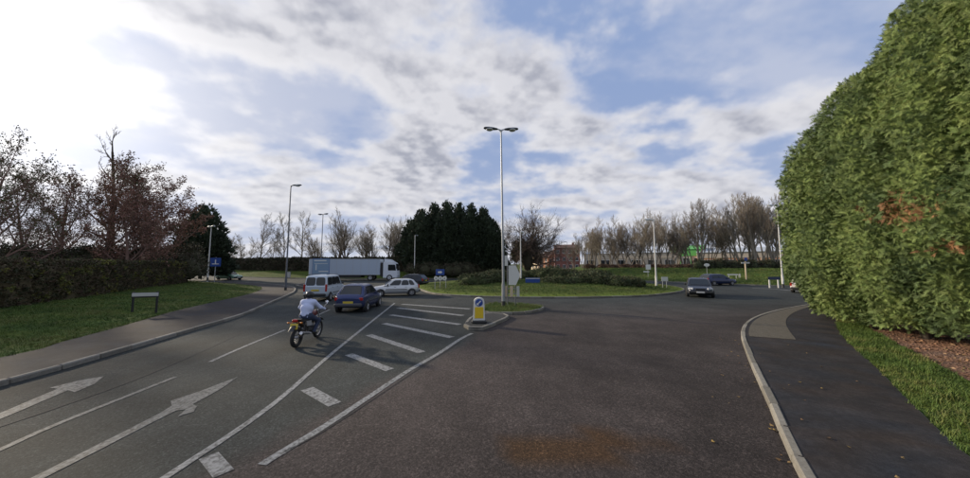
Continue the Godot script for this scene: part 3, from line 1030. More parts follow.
func motorbike(at: Vector3, yaw: float) -> void:
	var t := thing("motorbike", "dark motorbike with red tail light, yellow number plate and spoked wheels", "motorbike", at, yaw)
	var blk := mats["black_trim"] as Material
	var alloy := mats["alloy"] as Material
	for e in [[0.665, 0.305, 0.06], [-0.665, 0.315, 0.048]]:
		var w := MB.new()
		var tt := Transform3D(Basis(Vector3.FORWARD, PI / 2), Vector3(0, e[1], e[0]))
		var pr := PackedVector2Array()
		for k in 11:
			var a := TAU * k / 10
			pr.append(Vector2(e[1] - e[2] + e[2] * cos(a), e[2] * sin(a)))
		w.lathe(pr, 28, tt)
		var o := part("wheel", w, mats["tyre"], t)
		var rim := MB.new()
		var rr: float = e[1] - e[2] * 1.8
		rim.lathe(PackedVector2Array([Vector2(rr, -0.02), Vector2(rr + 0.02, 0), Vector2(rr, 0.02), Vector2(rr - 0.012, 0), Vector2(rr, -0.02)]), 28, tt)
		rim.rod(Vector3(-0.07, e[1], e[0]), Vector3(0.07, e[1], e[0]), 0.035, 0.035, 10)
		for k in 24:
			var a := TAU * k / 24
			var s := 0.03 if k % 2 == 0 else -0.03
			rim.rod(Vector3(s, e[1] + 0.03 * sin(a), e[0] + 0.03 * cos(a)), Vector3(0, e[1] + rr * sin(a + 0.2), e[0] + rr * cos(a + 0.2)), 0.003, 0.003, 3)
		part("rim", rim, alloy, o)
	var fr := MB.new()
	for s in [-1.0, 1.0]:
		fr.tube(PackedVector3Array([Vector3(0, 0.92, -0.42), Vector3(s * 0.1, 0.78, -0.1), Vector3(s * 0.12, 0.72, 0.25), Vector3(s * 0.09, 0.8, 0.72)]), PackedFloat32Array([0.025, 0.022, 0.02, 0.018]), 7)
		fr.tube(PackedVector3Array([Vector3(0, 0.88, -0.42), Vector3(s * 0.09, 0.4, -0.28), Vector3(s * 0.1, 0.32, 0.1), Vector3(s * 0.1, 0.42, 0.22), Vector3(s * 0.12, 0.72, 0.25)]), PackedFloat32Array([0.022, 0.022, 0.022, 0.022, 0.02]), 7)
		fr.tube(PackedVector3Array([Vector3(s * 0.1, 0.4, 0.2), Vector3(s * 0.09, 0.305, 0.665)]), PackedFloat32Array([0.03, 0.024]), 7)
		fr.tube(PackedVector3Array([Vector3(s * 0.13, 0.3, 0.62), Vector3(s * 0.14, 0.72, 0.45)]), PackedFloat32Array([0.03, 0.024]), 8)
		fr.rod(Vector3(s * 0.09, 0.31, 0.0), Vector3(s * 0.25, 0.3, -0.02), 0.016, 0.016, 6)
	part("frame", fr, blk, t)
	for s in [-1.0, 1.0]:
		var fk := MB.new()
		fk.tube(PackedVector3Array([Vector3(s * 0.085, 0.315, -0.665), Vector3(s * 0.09, 0.6, -0.56), Vector3(s * 0.09, 0.98, -0.42)]), PackedFloat32Array([0.03, 0.024, 0.02]), 9)
		part("fork", fk, alloy, t)
		var mi := MB.new()
		mi.rod(Vector3(s * 0.25, 1.0, -0.43), Vector3(s * 0.36, 1.2, -0.46), 0.006, 0.006, 5)
		mi.lathe(PackedVector2Array([Vector2(0.001, 0.014), Vector2(0.05, 0.01), Vector2(0.056, 0), Vector2(0.04, -0.022), Vector2(0.001, -0.03)]), 14, Transform3D(Basis(Vector3.RIGHT, PI / 2), Vector3(s * 0.37, 1.24, -0.46)))
		part("mirror", mi, mat("mirror", lin(0.75, 0.78, 0.8), 0.15, 0.9), t)
		var ind := MB.new()
		ind.rod(Vector3(s * 0.06, 0.76, 0.78), Vector3(s * 0.17, 0.76, 0.8), 0.008, 0.008, 5)
		ind.box(Transform3D(Basis(), Vector3(s * 0.19, 0.76, 0.8)), Vector3(0.07, 0.05, 0.06), 0.018)
		part("indicator", ind, mat("amber", lin(0.6, 0.2, 0.02), 0.3), t)
	var bar := MB.new()
	bar.tube(PackedVector3Array([Vector3(-0.4, 0.985, -0.4), Vector3(-0.22, 1.0, -0.43), Vector3(-0.08, 0.96, -0.44), Vector3(0.08, 0.96, -0.44), Vector3(0.22, 1.0, -0.43), Vector3(0.4, 0.985, -0.4)]), PackedFloat32Array([0.018, 0.014, 0.012, 0.012, 0.014, 0.018]), 8)
	part("handlebar", bar, blk, t)
	var tank := MB.new()
	lump(tank, Vector3(0, 0.88, -0.17), Vector3(0.15, 0.14, 0.27), 3, 0.05, 10, 16)
	part("fuel_tank", tank, mat("tank_red", lin(0.11, 0.012, 0.014), 0.3), t)
	var seat := MB.new()
	seat.prism(PackedVector2Array([Vector2(-0.08, 0.72), Vector2(-0.05, 0.8), Vector2(0.3, 0.78), Vector2(0.62, 0.86), Vector2(0.7, 0.84), Vector2(0.62, 0.76), Vector2(0.3, 0.7)]), 0.24, Transform3D(Basis(Vector3(0, 0, 1), Vector3(0, 1, 0), Vector3(-1, 0, 0)), Vector3(0.12, 0, 0)))
	part("seat", seat, mat("vinyl", lin(0.015, 0.015, 0.016), 0.6), t)
	var eng := MB.new()
	eng.bx(0, 0.45, -0.05, 0.24, 0.24, 0.32, 0.05)
	for k in 6:
		eng.bx(0, 0.6 + k * 0.025, -0.14, 0.2, 0.012, 0.2)
	eng.rod(Vector3(-0.17, 0.42, -0.02), Vector3(0.17, 0.42, -0.02), 0.1, 0.1, 14)
	part("engine", eng, mat("engine", lin(0.12, 0.12, 0.125), 0.4, 0.8), t)
	var ex := MB.new()
	ex.tube(PackedVector3Array([Vector3(0.05, 0.6, -0.25), Vector3(0.13, 0.4, -0.3), Vector3(0.15, 0.3, -0.05), Vector3(0.16, 0.36, 0.3), Vector3(0.17, 0.45, 0.75)]), PackedFloat32Array([0.022, 0.022, 0.022, 0.045, 0.05]), 10)
	part("exhaust", ex, mat("chrome", lin(0.55, 0.55, 0.57), 0.25, 0.95), t)
	for s in [-1.0, 1.0]:
		var sp := MB.new()
		sp.prism(PackedVector2Array([Vector2(0.02, 0.56), Vector2(0.1, 0.72), Vector2(0.4, 0.74), Vector2(0.34, 0.58)]), 0.03, Transform3D(Basis(Vector3(0, 0, 1), Vector3(0, 1, 0), Vector3(-1, 0, 0)), Vector3(s * 0.135 + 0.015, 0, 0)))
		part("side_panel", sp, mat("panel_silver", lin(0.42, 0.42, 0.43), 0.3, 0.3), t)
	for e in [[0.665, 0.42, 0.6, 2.6, 0.075], [-0.665, 0.4, 0.9, 2.5, 0.06]]:
		var mg := MB.new()
		var p := PackedVector3Array()
		for k in 9:
			var a: float = lerpf(e[2], e[3], k / 8.0)
			for s in [-1.0, -0.6, 0.6, 1.0]:
				p.append(Vector3(s * e[4], 0.31 + (e[1] - (0.03 if absf(s) > 0.8 else 0.0)) * sin(a), e[0] + e[1] * cos(a)))
		mg.grid(p, 4)
		part("mudguard", mg, blk, t)
	var tl := MB.new()
	tl.bx(0, 0.82, 0.8, 0.15, 0.09, 0.09, 0.025)
	part("tail_light", tl, mats["tail_red"], t)
	var pl := MB.new()
	pl.box(Transform3D(Basis(Vector3.RIGHT, -0.25), Vector3(0, 0.66, 0.84)), Vector3(0.23, 0.17, 0.012), 0.004)
	part("number_plate", pl, mats["plate_yellow"], t)
	var hl := MB.new()
	hl.lathe(PackedVector2Array([Vector2(0.001, 0.1), Vector2(0.06, 0.09), Vector2(0.085, 0.03), Vector2(0.085, -0.04), Vector2(0.05, -0.1), Vector2(0.001, -0.11)]), 14, Transform3D(Basis(Vector3.RIGHT, -PI / 2), Vector3(0, 0.9, -0.56)))
	part("headlight", hl, blk, t)

func lorry(at: Vector3, yaw: float) -> void:
	# forward -z; origin under the middle
	var t := thing("articulated_lorry", "articulated lorry with long plain white trailer crossing beyond the roundabout", "lorry", at, yaw)
	var wht := mat("trailer_white", lin(0.4, 0.47, 0.56), 0.45)
	var tr := MB.new()
	tr.bx(0, 2.2, 1.35, 2.5, 2.5, 10.9, 0.05)
	part("trailer", tr, wht, t)
	var rails := MB.new()
	for s in [-1.0, 1.0]:
		rails.bx(s * 1.253, 0.96, 1.35, 0.03, 0.1, 10.86, 0.008)
		rails.bx(s * 1.253, 3.39, 1.35, 0.03, 0.08, 10.86, 0.008)
		for k in 9:
			rails.bx(s * 1.256, 2.2, -3.6 + 1.24 * k, 0.014, 2.3, 0.05, 0.004)
	part("trailer_rails", rails, mat("rail_grey", lin(0.4, 0.43, 0.47), 0.4), t)
	var sk := MB.new()
	sk.bx(0, 0.82, 1.9, 0.9, 0.22, 9.4, 0.02)
	for s in [-1.0, 1.0]: sk.bx(s * 1.15, 0.66, 0.6, 0.06, 0.42, 3.4, 0.015)
	part("chassis", sk, mats["black_trim"], t)
	for z in [3.4, 4.6, 5.8, -2.6, -5.6]:
		for s in [-1.0, 1.0]:
			wheel(t, s * 1.08, z, 0.48, 0.3, mats["alloy"])
	var cab := MB.new()
	var cpr := PackedVector2Array([Vector2(-6.75, 0.45), Vector2(-6.85, 0.9), Vector2(-6.8, 1.5), Vector2(-6.5, 2.75), Vector2(-6.3, 2.95), Vector2(-4.75, 3.1), Vector2(-4.6, 2.9), Vector2(-4.6, 0.45)])
	cab.prism(cpr, 2.4, Transform3D(Basis(Vector3(0, 0, 1), Vector3(0, 1, 0), Vector3(-1, 0, 0)), Vector3(1.2, 0, 0)))
	part("cab", cab, mat("cab_white", lin(0.66, 0.7, 0.75), 0.35), t)
	var de := MB.new()
	de.prism(PackedVector2Array([Vector2(-6.2, 2.97), Vector2(-5.5, 3.42), Vector2(-4.7, 3.5), Vector2(-4.7, 3.05)]), 2.1, Transform3D(Basis(Vector3(0, 0, 1), Vector3(0, 1, 0), Vector3(-1, 0, 0)), Vector3(1.05, 0, 0)))
	part("roof_deflector", de, mats["cab_white"], t)
	pane("windscreen", t, Vector3(1.2, 1.55, -6.79), Vector3(-1.2, 1.55, -6.79), Vector3(-1.2, 2.75, -6.5), Vector3(1.2, 2.75, -6.5), 0.05, 0.95, 0.04, 0.94, Vector3.FORWARD, mats["car_glass"])
	for s in [-1.0, 1.0]:
		pane("side_window", t, Vector3(s * 1.2, 1.6, -6.7), Vector3(s * 1.2, 1.6, -5.3), Vector3(s * 1.2, 2.6, -5.3), Vector3(s * 1.2, 2.6, -6.5), 0.06, 0.95, 0.02, 0.95, Vector3(s, 0, 0), mats["car_glass"])
		var fa := MB.new()
		fa.bx(s * 1.14, 1.75, -4.36, 0.05, 2.3, 0.42, 0.02)
		part("side_fairing", fa, mats["black_trim"], t)
		var mir := MB.new()
		mir.bx(s * 1.36, 2.15, -6.7, 0.16, 0.5, 0.1, 0.03)
		mir.rod(Vector3(s * 1.2, 2.4, -6.6), Vector3(s * 1.36, 2.4, -6.7), 0.02, 0.02, 5)
		part("mirror", mir, mats["black_trim"], t)
		var li := MB.new()
		li.bx(s * 0.85, 0.7, -6.82, 0.4, 0.2, 0.1, 0.03)
		part("headlight", li, mats["lamp_glass"], t)
	var bp := MB.new()
	bp.bx(0, 0.6, -6.78, 2.42, 0.4, 0.2, 0.05)
	part("bumper", bp, mats["rail_grey"], t)

# ---------------------------------------------------------------- street furniture
# arms: [[direction in degrees, reach]...]
func street_lamp(label: String, at: Vector3, h: float, arms: Array, pole: Material, head: Material, lean := Vector2.ZERO) -> Node3D:
	var t := thing("street_lamp", label, "street lamp", at, 0.0, "street lamps round the junction")
	var mb := MB.new()
	mb.tube(PackedVector3Array([Vector3(0, -0.2, 0), Vector3(0, 1.35, 0), Vector3(0, 1.5, 0), Vector3(lean.x, h, lean.y)]), PackedFloat32Array([0.105, 0.105, 0.075, 0.045]), 12)
	part("column", mb, pole, t)
	var foot := MB.new()
	foot.lathe(PackedVector2Array([Vector2(0.14, -0.05), Vector2(0.14, 0.03), Vector2(0.115, 0.06), Vector2(0.109, 0.4), Vector2(0.104, 0.4)]), 14)
	part("base_sleeve", foot, mats["black_trim"], t)
	var door := MB.new()
	door.bx(0, 0.95, 0.1, 0.1, 0.5, 0.03, 0.008)
	part("service_door", door, pole, t)
	for a in arms:
		var d := Vector3(cos(deg_to_rad(a[0])), 0, -sin(deg_to_rad(a[0])))
		var top := Vector3(lean.x, h, lean.y)
		var br := MB.new()
		br.tube(PackedVector3Array([top + Vector3(0, -0.12, 0), top + d * 0.1 + Vector3(0, 0.0, 0), top + d * a[1] + Vector3(0, 0.02, 0)]), PackedFloat32Array([0.05, 0.04, 0.035]), 8)
		part("bracket", br, pole, t)
		var hd := MB.new()
		var p := PackedVector3Array()
		var side := d.cross(Vector3.UP)
		var o: Vector3 = top + d * a[1] + Vector3(0, 0.02, 0)
		for q in [[-0.02, 0.04, 0.03], [0.05, 0.1, 0.065], [0.25, 0.15, 0.09], [0.55, 0.17, 0.1], [0.78, 0.14, 0.08], [0.86, 0.08, 0.04], [0.87, 0.01, 0.01]]:
			for s in 12:
				var w := -TAU * s / 12
				p.append(o + d * q[0] + side * cos(w) * q[1] + Vector3(0, sin(w) * q[2] * (0.6 if sin(w) < 0 else 1.0) + q[0] * 0.06, 0))
		hd.grid(p, 12, true)
		var hn := part("lantern", hd, head, t)
		var gl := MB.new()
		lump(gl, o + d * 0.5 + Vector3(0, -0.03, 0), Vector3(0.22, 0.07, 0.22), 2, 0.0, 6, 12)
		part("lamp_bowl", gl, mats["lamp_glass"], hn)
	return t

func posts(t: Node3D, xs: Array, h: float, r: float, m: Material, called := "post") -> void:
	for x in xs:
		var mb := MB.new()
		mb.rod(Vector3(x, -0.25, 0), Vector3(x, h, 0), r, r, 10)
		part(called, mb, m, t)

func plate(called: String, t: Node3D, x: float, y: float, w: float, h: float, z: float, m: Material, d := 0.02) -> MeshInstance3D:
	var mb := MB.new()
	mb.bx(x, y, z, w, h, d, 0.008)
	return part(called, mb, m, t)

func disc(called: String, t: Node3D, x: float, y: float, r: float, z: float, m: Material, d := 0.016) -> MeshInstance3D:
	var mb := MB.new()
	mb.lathe(PackedVector2Array([Vector2(0.0005, d * 0.5), Vector2(r * 0.97, d * 0.5), Vector2(r, 0), Vector2(r * 0.97, -d * 0.5), Vector2(0.0005, -d * 0.5)]), 24, Transform3D(Basis(Vector3.RIGHT, PI / 2), Vector3(x, y, z)))
	return part(called, mb, m, t)

func text(called: String, parent: Node3D, words: String, at: Vector3, size: float, m: Material) -> void:
	var tm := TextMesh.new()
	var f := SystemFont.new()
	f.font_names = PackedStringArray(["Droid Sans"])
	tm.font = f; tm.text = words; tm.font_size = 32; tm.pixel_size = size / 32.0; tm.depth = 0.006
	inst(called, tm, m, parent, Transform3D(Basis(), at))

# an outline in the local xy plane as a thin plate facing +z
func cut_plate(called: String, t: Node3D, poly: Array, z: float, m: Material, d := 0.01) -> MeshInstance3D:
	var mb := MB.new()
	var p := PackedVector2Array()
	for q in poly: p.append(q)
	mb.prism(p, d, Transform3D(Basis(), Vector3(0, 0, z)))
	return part(called, mb, m, t)

# ---------------------------------------------------------------- sky: air, a veiled low sun on the left, broken cloud
func sky_dir(px: float, py: float) -> Vector3:
	var p := deg_to_rad(PITCH)
	var u := (px - 485.0) / FL
	var v := (239.0 - py) / FL
	return Vector3(u, v * cos(p) + sin(p), -(cos(p) - v * sin(p))).normalized()

func make_sky(sun: Vector3) -> Sky:
	var w := 2048
	var h := 1024
	var f := FastNoiseLite.new(); f.seed = 21; f.frequency = 1.0; f.fractal_octaves = 7; f.fractal_gain = 0.56
	var f2 := FastNoiseLite.new(); f2.seed = 4; f2.frequency = 0.6; f2.fractal_octaves = 4
	# banks of cloud (+) and open air (-): direction, reach in radians, weight
	var blobs := []
	for b in [[400, 85, 0.16, 0.42], [430, 130, 0.12, 0.35], [250, 45, 0.1, 0.32], [310, 75, 0.1, 0.3], [340, 40, 0.12, 0.2], [140, 82, 0.045, 0.3], [240, 105, 0.035, 0.4], [310, 100, 0.05, 0.16],
		[300, 175, 0.2, 0.3], [400, 185, 0.16, 0.3], [560, 190, 0.25, 0.28], [680, 200, 0.25, 0.3], [560, 110, 0.16, 0.16], [640, 90, 0.12, 0.14], [745, 105, 0.1, 0.22], [700, 160, 0.14, 0.16], [520, 30, 0.2, 0.14],
		[290, 125, 0.12, -0.32], [370, 135, 0.06, -0.4], [190, 80, 0.1, -0.2], [460, 90, 0.05, -0.2], [340, 105, 0.06, -0.3], [620, 60, 0.14, -0.24], [690, 100, 0.12, -0.22], [500, 140, 0.05, -0.18], [760, 60, 0.2, -0.12], [90, 60, 0.1, -0.05], [60, 40, 0.2, 0.2], [150, 20, 0.15, 0.15], [450, 25, 0.1, -0.1]]:
		blobs.append([sky_dir(b[0], b[1]), 1.0 / (b[2] * b[2]), b[3]])
	var data := PackedFloat32Array()
	data.resize(w * h * 3)
	for y in h:
		var el := PI * (0.5 - (y + 0.5) / h)
		for x in w:
			var k := (y * w + x) * 3
			if el < -0.03:
				data[k] = 0.12; data[k + 1] = 0.12; data[k + 2] = 0.11
				continue
			var az := TAU * (x + 0.5) / w
			var d := Vector3(sin(az) * cos(el), sin(el), -cos(az) * cos(el))
			var q := d / (maxf(d.y, 0.0) + 0.22)
			var n1 := f.get_noise_3d(q.x * 1.7, 3.0, q.z * 2.0)
			var n3 := f.get_noise_3d(q.x * 5.0 + 9.0, 7.0, q.z * 5.0)
			var n2 := f.get_noise_3d(q.x * 1.7 + sun.x * 0.1, 3.0, q.z * 2.0 + sun.z * 0.1)
			var bias := 0.03 + 0.22 * f2.get_noise_3dv(d * 2.2)
			for b in blobs:
				var a: float = (1.0 - d.dot(b[0])) * 2.0 * b[1]
				if a < 6.0: bias += b[2] * exp(-a)
			var cover := smoothstep(-0.12, 0.42, n1 * 0.9 + n3 * 0.14 + bias)
			var thick := smoothstep(0.05, 0.7, n1 + bias + n3 * 0.35)
			var lit := clampf(0.5 + (n1 - n2) * 3.2, 0.0, 1.0)
			var toward := clampf(d.dot(sun), -1.0, 1.0)
			var glow := exp(-pow(acos(toward) / 0.24, 2.0))
			var veil := exp(-pow(acos(toward) / 0.4, 2.0))
			var air := Vector3(0.27, 0.37, 0.61).lerp(Vector3(0.56, 0.61, 0.73), pow(1.0 - maxf(d.y, 0.0), 5.0))
			air = air.lerp(Vector3(0.76, 0.78, 0.9), veil * 0.7)
			var thin := 0.55 * smoothstep(-0.3, 0.4, f.get_noise_3d(q.x * 0.8 + 30.0, 1.0, q.z * 1.6) + 0.25 * n3)
			air = air.lerp(Vector3(0.66, 0.68, 0.77), thin)
			var cloud := Vector3(0.8, 0.79, 0.82).lerp(Vector3(0.4, 0.41, 0.47), thick * (1.0 - lit * 0.75))
			cloud = cloud.lerp(Vector3(0.92, 0.91, 0.91), lit * 0.35 * (1.0 - thick * 0.5))
			cloud += Vector3(0.24, 0.23, 0.21) * veil
			var c := air.lerp(cloud, cover * 0.88) + Vector3(0.52, 0.5, 0.46) * glow
			data[k] = c.x; data[k + 1] = c.y; data[k + 2] = c.z
	var im := Image.create_from_data(w, h, false, Image.FORMAT_RGBF, data.to_byte_array())
	var pm := PanoramaSkyMaterial.new()
	pm.panorama = ImageTexture.create_from_image(im)
	var s := Sky.new()
	s.sky_material = pm
	return s

func make_materials() -> void:
	var tar := speckle(1024, [0.15, 0.035, 0.006], [0.7, 0.3, 0.12], [Color(0.016, 0.0165, 0.0165), Color(0.044, 0.045, 0.045), Color(0.07, 0.072, 0.071), Color(0.12, 0.122, 0.12), Color(0.3, 0.3, 0.29)], 3, 1.0)
	var tarn := bumps(1024, 0.14, 8, 2.5, 2)
	ground_mat("asphalt", tar, tarn, 2.7, 0.88, 0.4)
	var foot := speckle(512, [0.2, 0.03, 0.008], [0.4, 0.35, 0.35], [Color(0.04, 0.036, 0.038), Color(0.062, 0.057, 0.059), Color(0.105, 0.097, 0.099)], 13, 1.0)
	ground_mat("footway", foot, tarn, 2.1, 0.85, 0.25)
	var conc := speckle(512, [0.12, 0.03, 0.01], [0.3, 0.4, 0.4], [Color(0.15, 0.14, 0.125), Color(0.24, 0.23, 0.21), Color(0.33, 0.32, 0.3)], 23, 1.0)
	ground_mat("concrete", conc, bumps(256, 0.06, 2, 3.0), 1.3, 0.85, 0.6)
	for i in 3:
		var m := StandardMaterial3D.new()
		m.albedo_texture = conc
		m.albedo_color = lin(0.92 - 0.13 * i, 0.9 - 0.13 * i, 0.84 - 0.13 * i)
		m.roughness = 0.88
		m.uv1_triplanar = true; m.uv1_world_triplanar = true; m.uv1_scale = Vector3.ONE / 0.9
		mats["kerb%d" % i] = m
	var gr := speckle(512, [0.06, 0.02, 0.008], [0.4, 0.4, 0.3], [Color(0.06, 0.085, 0.018), Color(0.095, 0.15, 0.024), Color(0.14, 0.2, 0.034), Color(0.21, 0.22, 0.06)], 33)
	ground_mat("grass", gr, bumps(256, 0.08, 5, 8.0), 2.3, 0.95)
	var so := speckle(512, [0.09, 0.03, 0.01], [0.45, 0.35, 0.3], [Color(0.14, 0.08, 0.055), Color(0.36, 0.2, 0.14), Color(0.56, 0.34, 0.24), Color(0.75, 0.52, 0.38)], 43)
	ground_mat("soil", so, bumps(256, 0.1, 6, 9.0), 1.9, 0.95)
	var pa := speckle(512, [0.09, 0.035, 0.014], [0.5, 0.45, 0.2], [Color(0.03, 0.03, 0.03), Color(0.1, 0.1, 0.098), Color(0.27, 0.275, 0.27), Color(0.34, 0.345, 0.34)], 53, 1.0)
	ground_mat("paint", pa, tarn, 1.7, 0.75, 0.3)
	var pf := speckle(512, [0.09, 0.035, 0.014], [0.55, 0.45, 0.15], [Color(0.025, 0.025, 0.025), Color(0.06, 0.062, 0.061), Color(0.15, 0.155, 0.152), Color(0.22, 0.225, 0.22)], 63, 1.0)
	ground_mat("worn_paint", pf, tarn, 1.7, 0.75, 0.3)
	var br := StandardMaterial3D.new()
	br.albedo_texture = speckle(256, [0.04, 0.012], [0.5, 0.5], [Color(0.028, 0.022, 0.016), Color(0.075, 0.06, 0.045), Color(0.13, 0.11, 0.085)], 73)
	br.uv1_triplanar = true; br.uv1_scale = Vector3.ONE * 0.8; br.roughness = 0.95
	mats["bark"] = br
	mat("twig_brown", lin(0.21, 0.175, 0.138), 0.95)
	mat("twig_grey", lin(0.27, 0.235, 0.185), 0.95)
	mat("twig_russet", lin(0.2, 0.125, 0.1), 0.95)
	mat("twig_dark", lin(0.095, 0.07, 0.055), 0.95)
	vmat("leaf", 0.75, Color(0.16, 0.18, 0.06))
	vmat("spray", 0.7, Color(0.12, 0.16, 0.04))
	vmat("blade", 0.75, Color(0.14, 0.18, 0.05))
	mat("seam", lin(0.02, 0.02, 0.021), 0.9)
	mat("tyre", lin(0.018, 0.018, 0.018), 0.85)
	mat("black_trim", lin(0.022, 0.022, 0.023), 0.5)
	mat("alloy", lin(0.45, 0.45, 0.46), 0.35, 0.7)
	mat("car_glass", lin(0.02, 0.024, 0.026), 0.06)
	mat("lamp_glass", lin(0.6, 0.62, 0.64), 0.12)
	mat("tail_red", lin(0.35, 0.015, 0.012), 0.2)
	mat("plate_white", lin(0.7, 0.7, 0.68), 0.4)
	mat("plate_yellow", lin(0.55, 0.42, 0.04), 0.4)
	mat("galv", lin(0.34, 0.36, 0.38), 0.45, 0.55)
	mat("galv_dark", lin(0.13, 0.14, 0.16), 0.5, 0.3)
	mat("lamp_grey", lin(0.09, 0.1, 0.12), 0.45)
	mat("pole_white", lin(0.62, 0.62, 0.6), 0.5)
	mat("sign_white", lin(0.68, 0.68, 0.64), 0.5)
	mat("sign_back", lin(0.5, 0.5, 0.47), 0.5)
	mat("sign_blue", lin(0.015, 0.06, 0.28), 0.4)
	mat("sign_yellow", lin(0.72, 0.5, 0.02), 0.4)
	mat("sign_black", lin(0.02, 0.02, 0.022), 0.45)
	mat("brick_red", lin(0.25, 0.1, 0.078), 0.9)
	mat("brick_orange", lin(0.42, 0.2, 0.12), 0.9)
	mat("render_cream", lin(0.6, 0.48, 0.34), 0.85)
	mat("roof_tile", lin(0.13, 0.07, 0.055), 0.85)
	mat("roof_slate", lin(0.07, 0.072, 0.08), 0.75)
	mat("cladding_cream", lin(0.5, 0.42, 0.34), 0.7)
	mat("cladding_orange", lin(0.5, 0.24, 0.12), 0.7)
	mat("cladding_green", lin(0.12, 0.42, 0.1), 0.6)
	mat("cladding_grey", lin(0.4, 0.43, 0.46), 0.6)
	mat("frame_white", lin(0.7, 0.7, 0.7), 0.5)

# ---------------------------------------------------------------- buildings
func window_in(t: Node3D, at: Vector3, right: Vector3, w: float, h: float) -> void:
	var out := right.cross(Vector3.UP).normalized()
	var b := Basis(right, Vector3.UP, right.cross(Vector3.UP))
	var fr := MB.new()
	for s in [-1.0, 1.0]:
		fr.box(Transform3D(b, at + right * s * w * 0.5 + out * 0.03), Vector3(0.09, h, 0.1), 0.01)
		fr.box(Transform3D(b, at + Vector3.UP * s * h * 0.5 + out * 0.03), Vector3(w + 0.09, 0.09, 0.11), 0.01)
	fr.box(Transform3D(b, at + out * 0.03), Vector3(0.07, h, 0.09))
	var o := part("window", fr, mats["frame_white"], t)
	var gl := MB.new()
	gl.box(Transform3D(b, at + out * 0.012), Vector3(w, h, 0.03))
	part("pane", gl, mats["car_glass"], o)
	var si := MB.new()
	si.box(Transform3D(b, at - Vector3.UP * (h * 0.5 + 0.1) + out * 0.08), Vector3(w + 0.3, 0.1, 0.18), 0.02)
	part("sill", si, mats["frame_white"], o)

# front is +z (towards the camera) before turning
func house(called: String, label: String, at: Vector3, yaw: float, w: float, d: float, eaves: float, ridge: float, wall: Material, roof: Material, floors: int, cols: int, gable := false) -> Node3D:
	var t := thing(called, label, "building", at, yaw)
	var mb := MB.new()
	mb.bx(0, eaves * 0.5 - 0.2, 0, w, eaves + 0.4, d)
	if gable:
		mb.prism(PackedVector2Array([Vector2(-w * 0.5, eaves), Vector2(0, ridge), Vector2(w * 0.5, eaves)]), d, Transform3D(Basis(), Vector3(0, 0, -d * 0.5)))
	part("wall", mb, wall, t)
	var rf := MB.new()
	var o := 0.35
	if gable:
		for s in [-1.0, 1.0]:
			var a := Vector2(0, ridge + 0.05); var b := Vector2(s * (w * 0.5 + o), eaves - o * (ridge - eaves) / (w * 0.5) + 0.05)
			rf.prism(PackedVector2Array([a, b, b + Vector2(0, 0.18), a + Vector2(0, 0.18)]), d + 0.6, Transform3D(Basis(), Vector3(0, 0, -d * 0.5 - 0.3)))
	else:
		for s in [-1.0, 1.0]:
			var a := Vector2(0, ridge + 0.05); var b := Vector2(s * (d * 0.5 + o), eaves - 0.1)
			rf.prism(PackedVector2Array([a, b, b + Vector2(0, 0.2), a + Vector2(0, 0.2)]), w + 0.5, Transform3D(Basis(Vector3(0, 0, 1), Vector3(0, 1, 0), Vector3(-1, 0, 0)), Vector3(w * 0.5 + 0.25, 0, 0)))
		mb = MB.new()
		mb.prism(PackedVector2Array([Vector2(-d * 0.5, eaves), Vector2(0, ridge), Vector2(d * 0.5, eaves)]), w, Transform3D(Basis(Vector3(0, 0, 1), Vector3(0, 1, 0), Vector3(-1, 0, 0)), Vector3(w * 0.5, 0, 0)))
		part("gable", mb, wall, t)
	var r := part("roof", rf, roof, t)
	var ch := MB.new()
	ch.bx(w * 0.28, ridge + 0.3, 0, 0.9, 1.6, 0.6, 0.03)
	part("chimney", ch, wall, r)
	for f in floors:
		var y := eaves * (f + 0.52) / floors
		for c0 in cols:
			window_in(t, Vector3(w * ((c0 + 0.5) / cols - 0.5), y, d * 0.5), Vector3.LEFT * -1.0, w / cols * 0.45, eaves / floors * 0.46)
		for c0 in 2:
			window_in(t, Vector3(-w * 0.5, y, d * ((c0 + 0.5) / 2.0 - 0.5)), Vector3.BACK, d * 0.2, eaves / floors * 0.46)
	return t

func shed(label: String, at: Vector3, yaw: float, w: float, d: float, h: float, base: Material, band: Material, roof: Material, bays: int) -> Node3D:
	var t := thing("retail_shed", label, "building", at, yaw)
	var mb := MB.new()
	mb.bx(0, h * 0.5 - 0.3, 0, w, h + 0.6, d)
	part("wall", mb, base, t)
	var bd := MB.new()
	bd.bx(0, h * 0.82, d * 0.5 + 0.06, w + 0.1, h * 0.36, 0.16, 0.03)
	part("fascia", bd, band, t)
	var rf := MB.new()
	rf.prism(PackedVector2Array([Vector2(-d * 0.5 - 0.4, h), Vector2(0, h + 1.6), Vector2(d * 0.5 + 0.4, h), Vector2(d * 0.5 + 0.4, h + 0.15), Vector2(0, h + 1.8), Vector2(-d * 0.5 - 0.4, h + 0.15)]), w + 0.4, Transform3D(Basis(Vector3(0, 0, 1), Vector3(0, 1, 0), Vector3(-1, 0, 0)), Vector3(w * 0.5 + 0.2, 0, 0)))
	part("roof", rf, roof, t)
	for i in bays:
		var x := w * ((i + 0.5) / bays - 0.5)
		window_in(t, Vector3(x, h * 0.33, d * 0.5), Vector3.RIGHT, w / bays * 0.6, h * 0.4)
		var pi2 := MB.new()
		pi2.bx(x + w / bays * 0.5 - 0.2, h * 0.32, d * 0.5 + 0.12, 0.3, h * 0.64, 0.24, 0.03)
		part("pilaster", pi2, band, t)
	return t

# ================================================================ the scene
const GRASS := [Color(0.045, 0.09, 0.012), Color(0.075, 0.13, 0.018), Color(0.11, 0.16, 0.026), Color(0.16, 0.165, 0.045)]

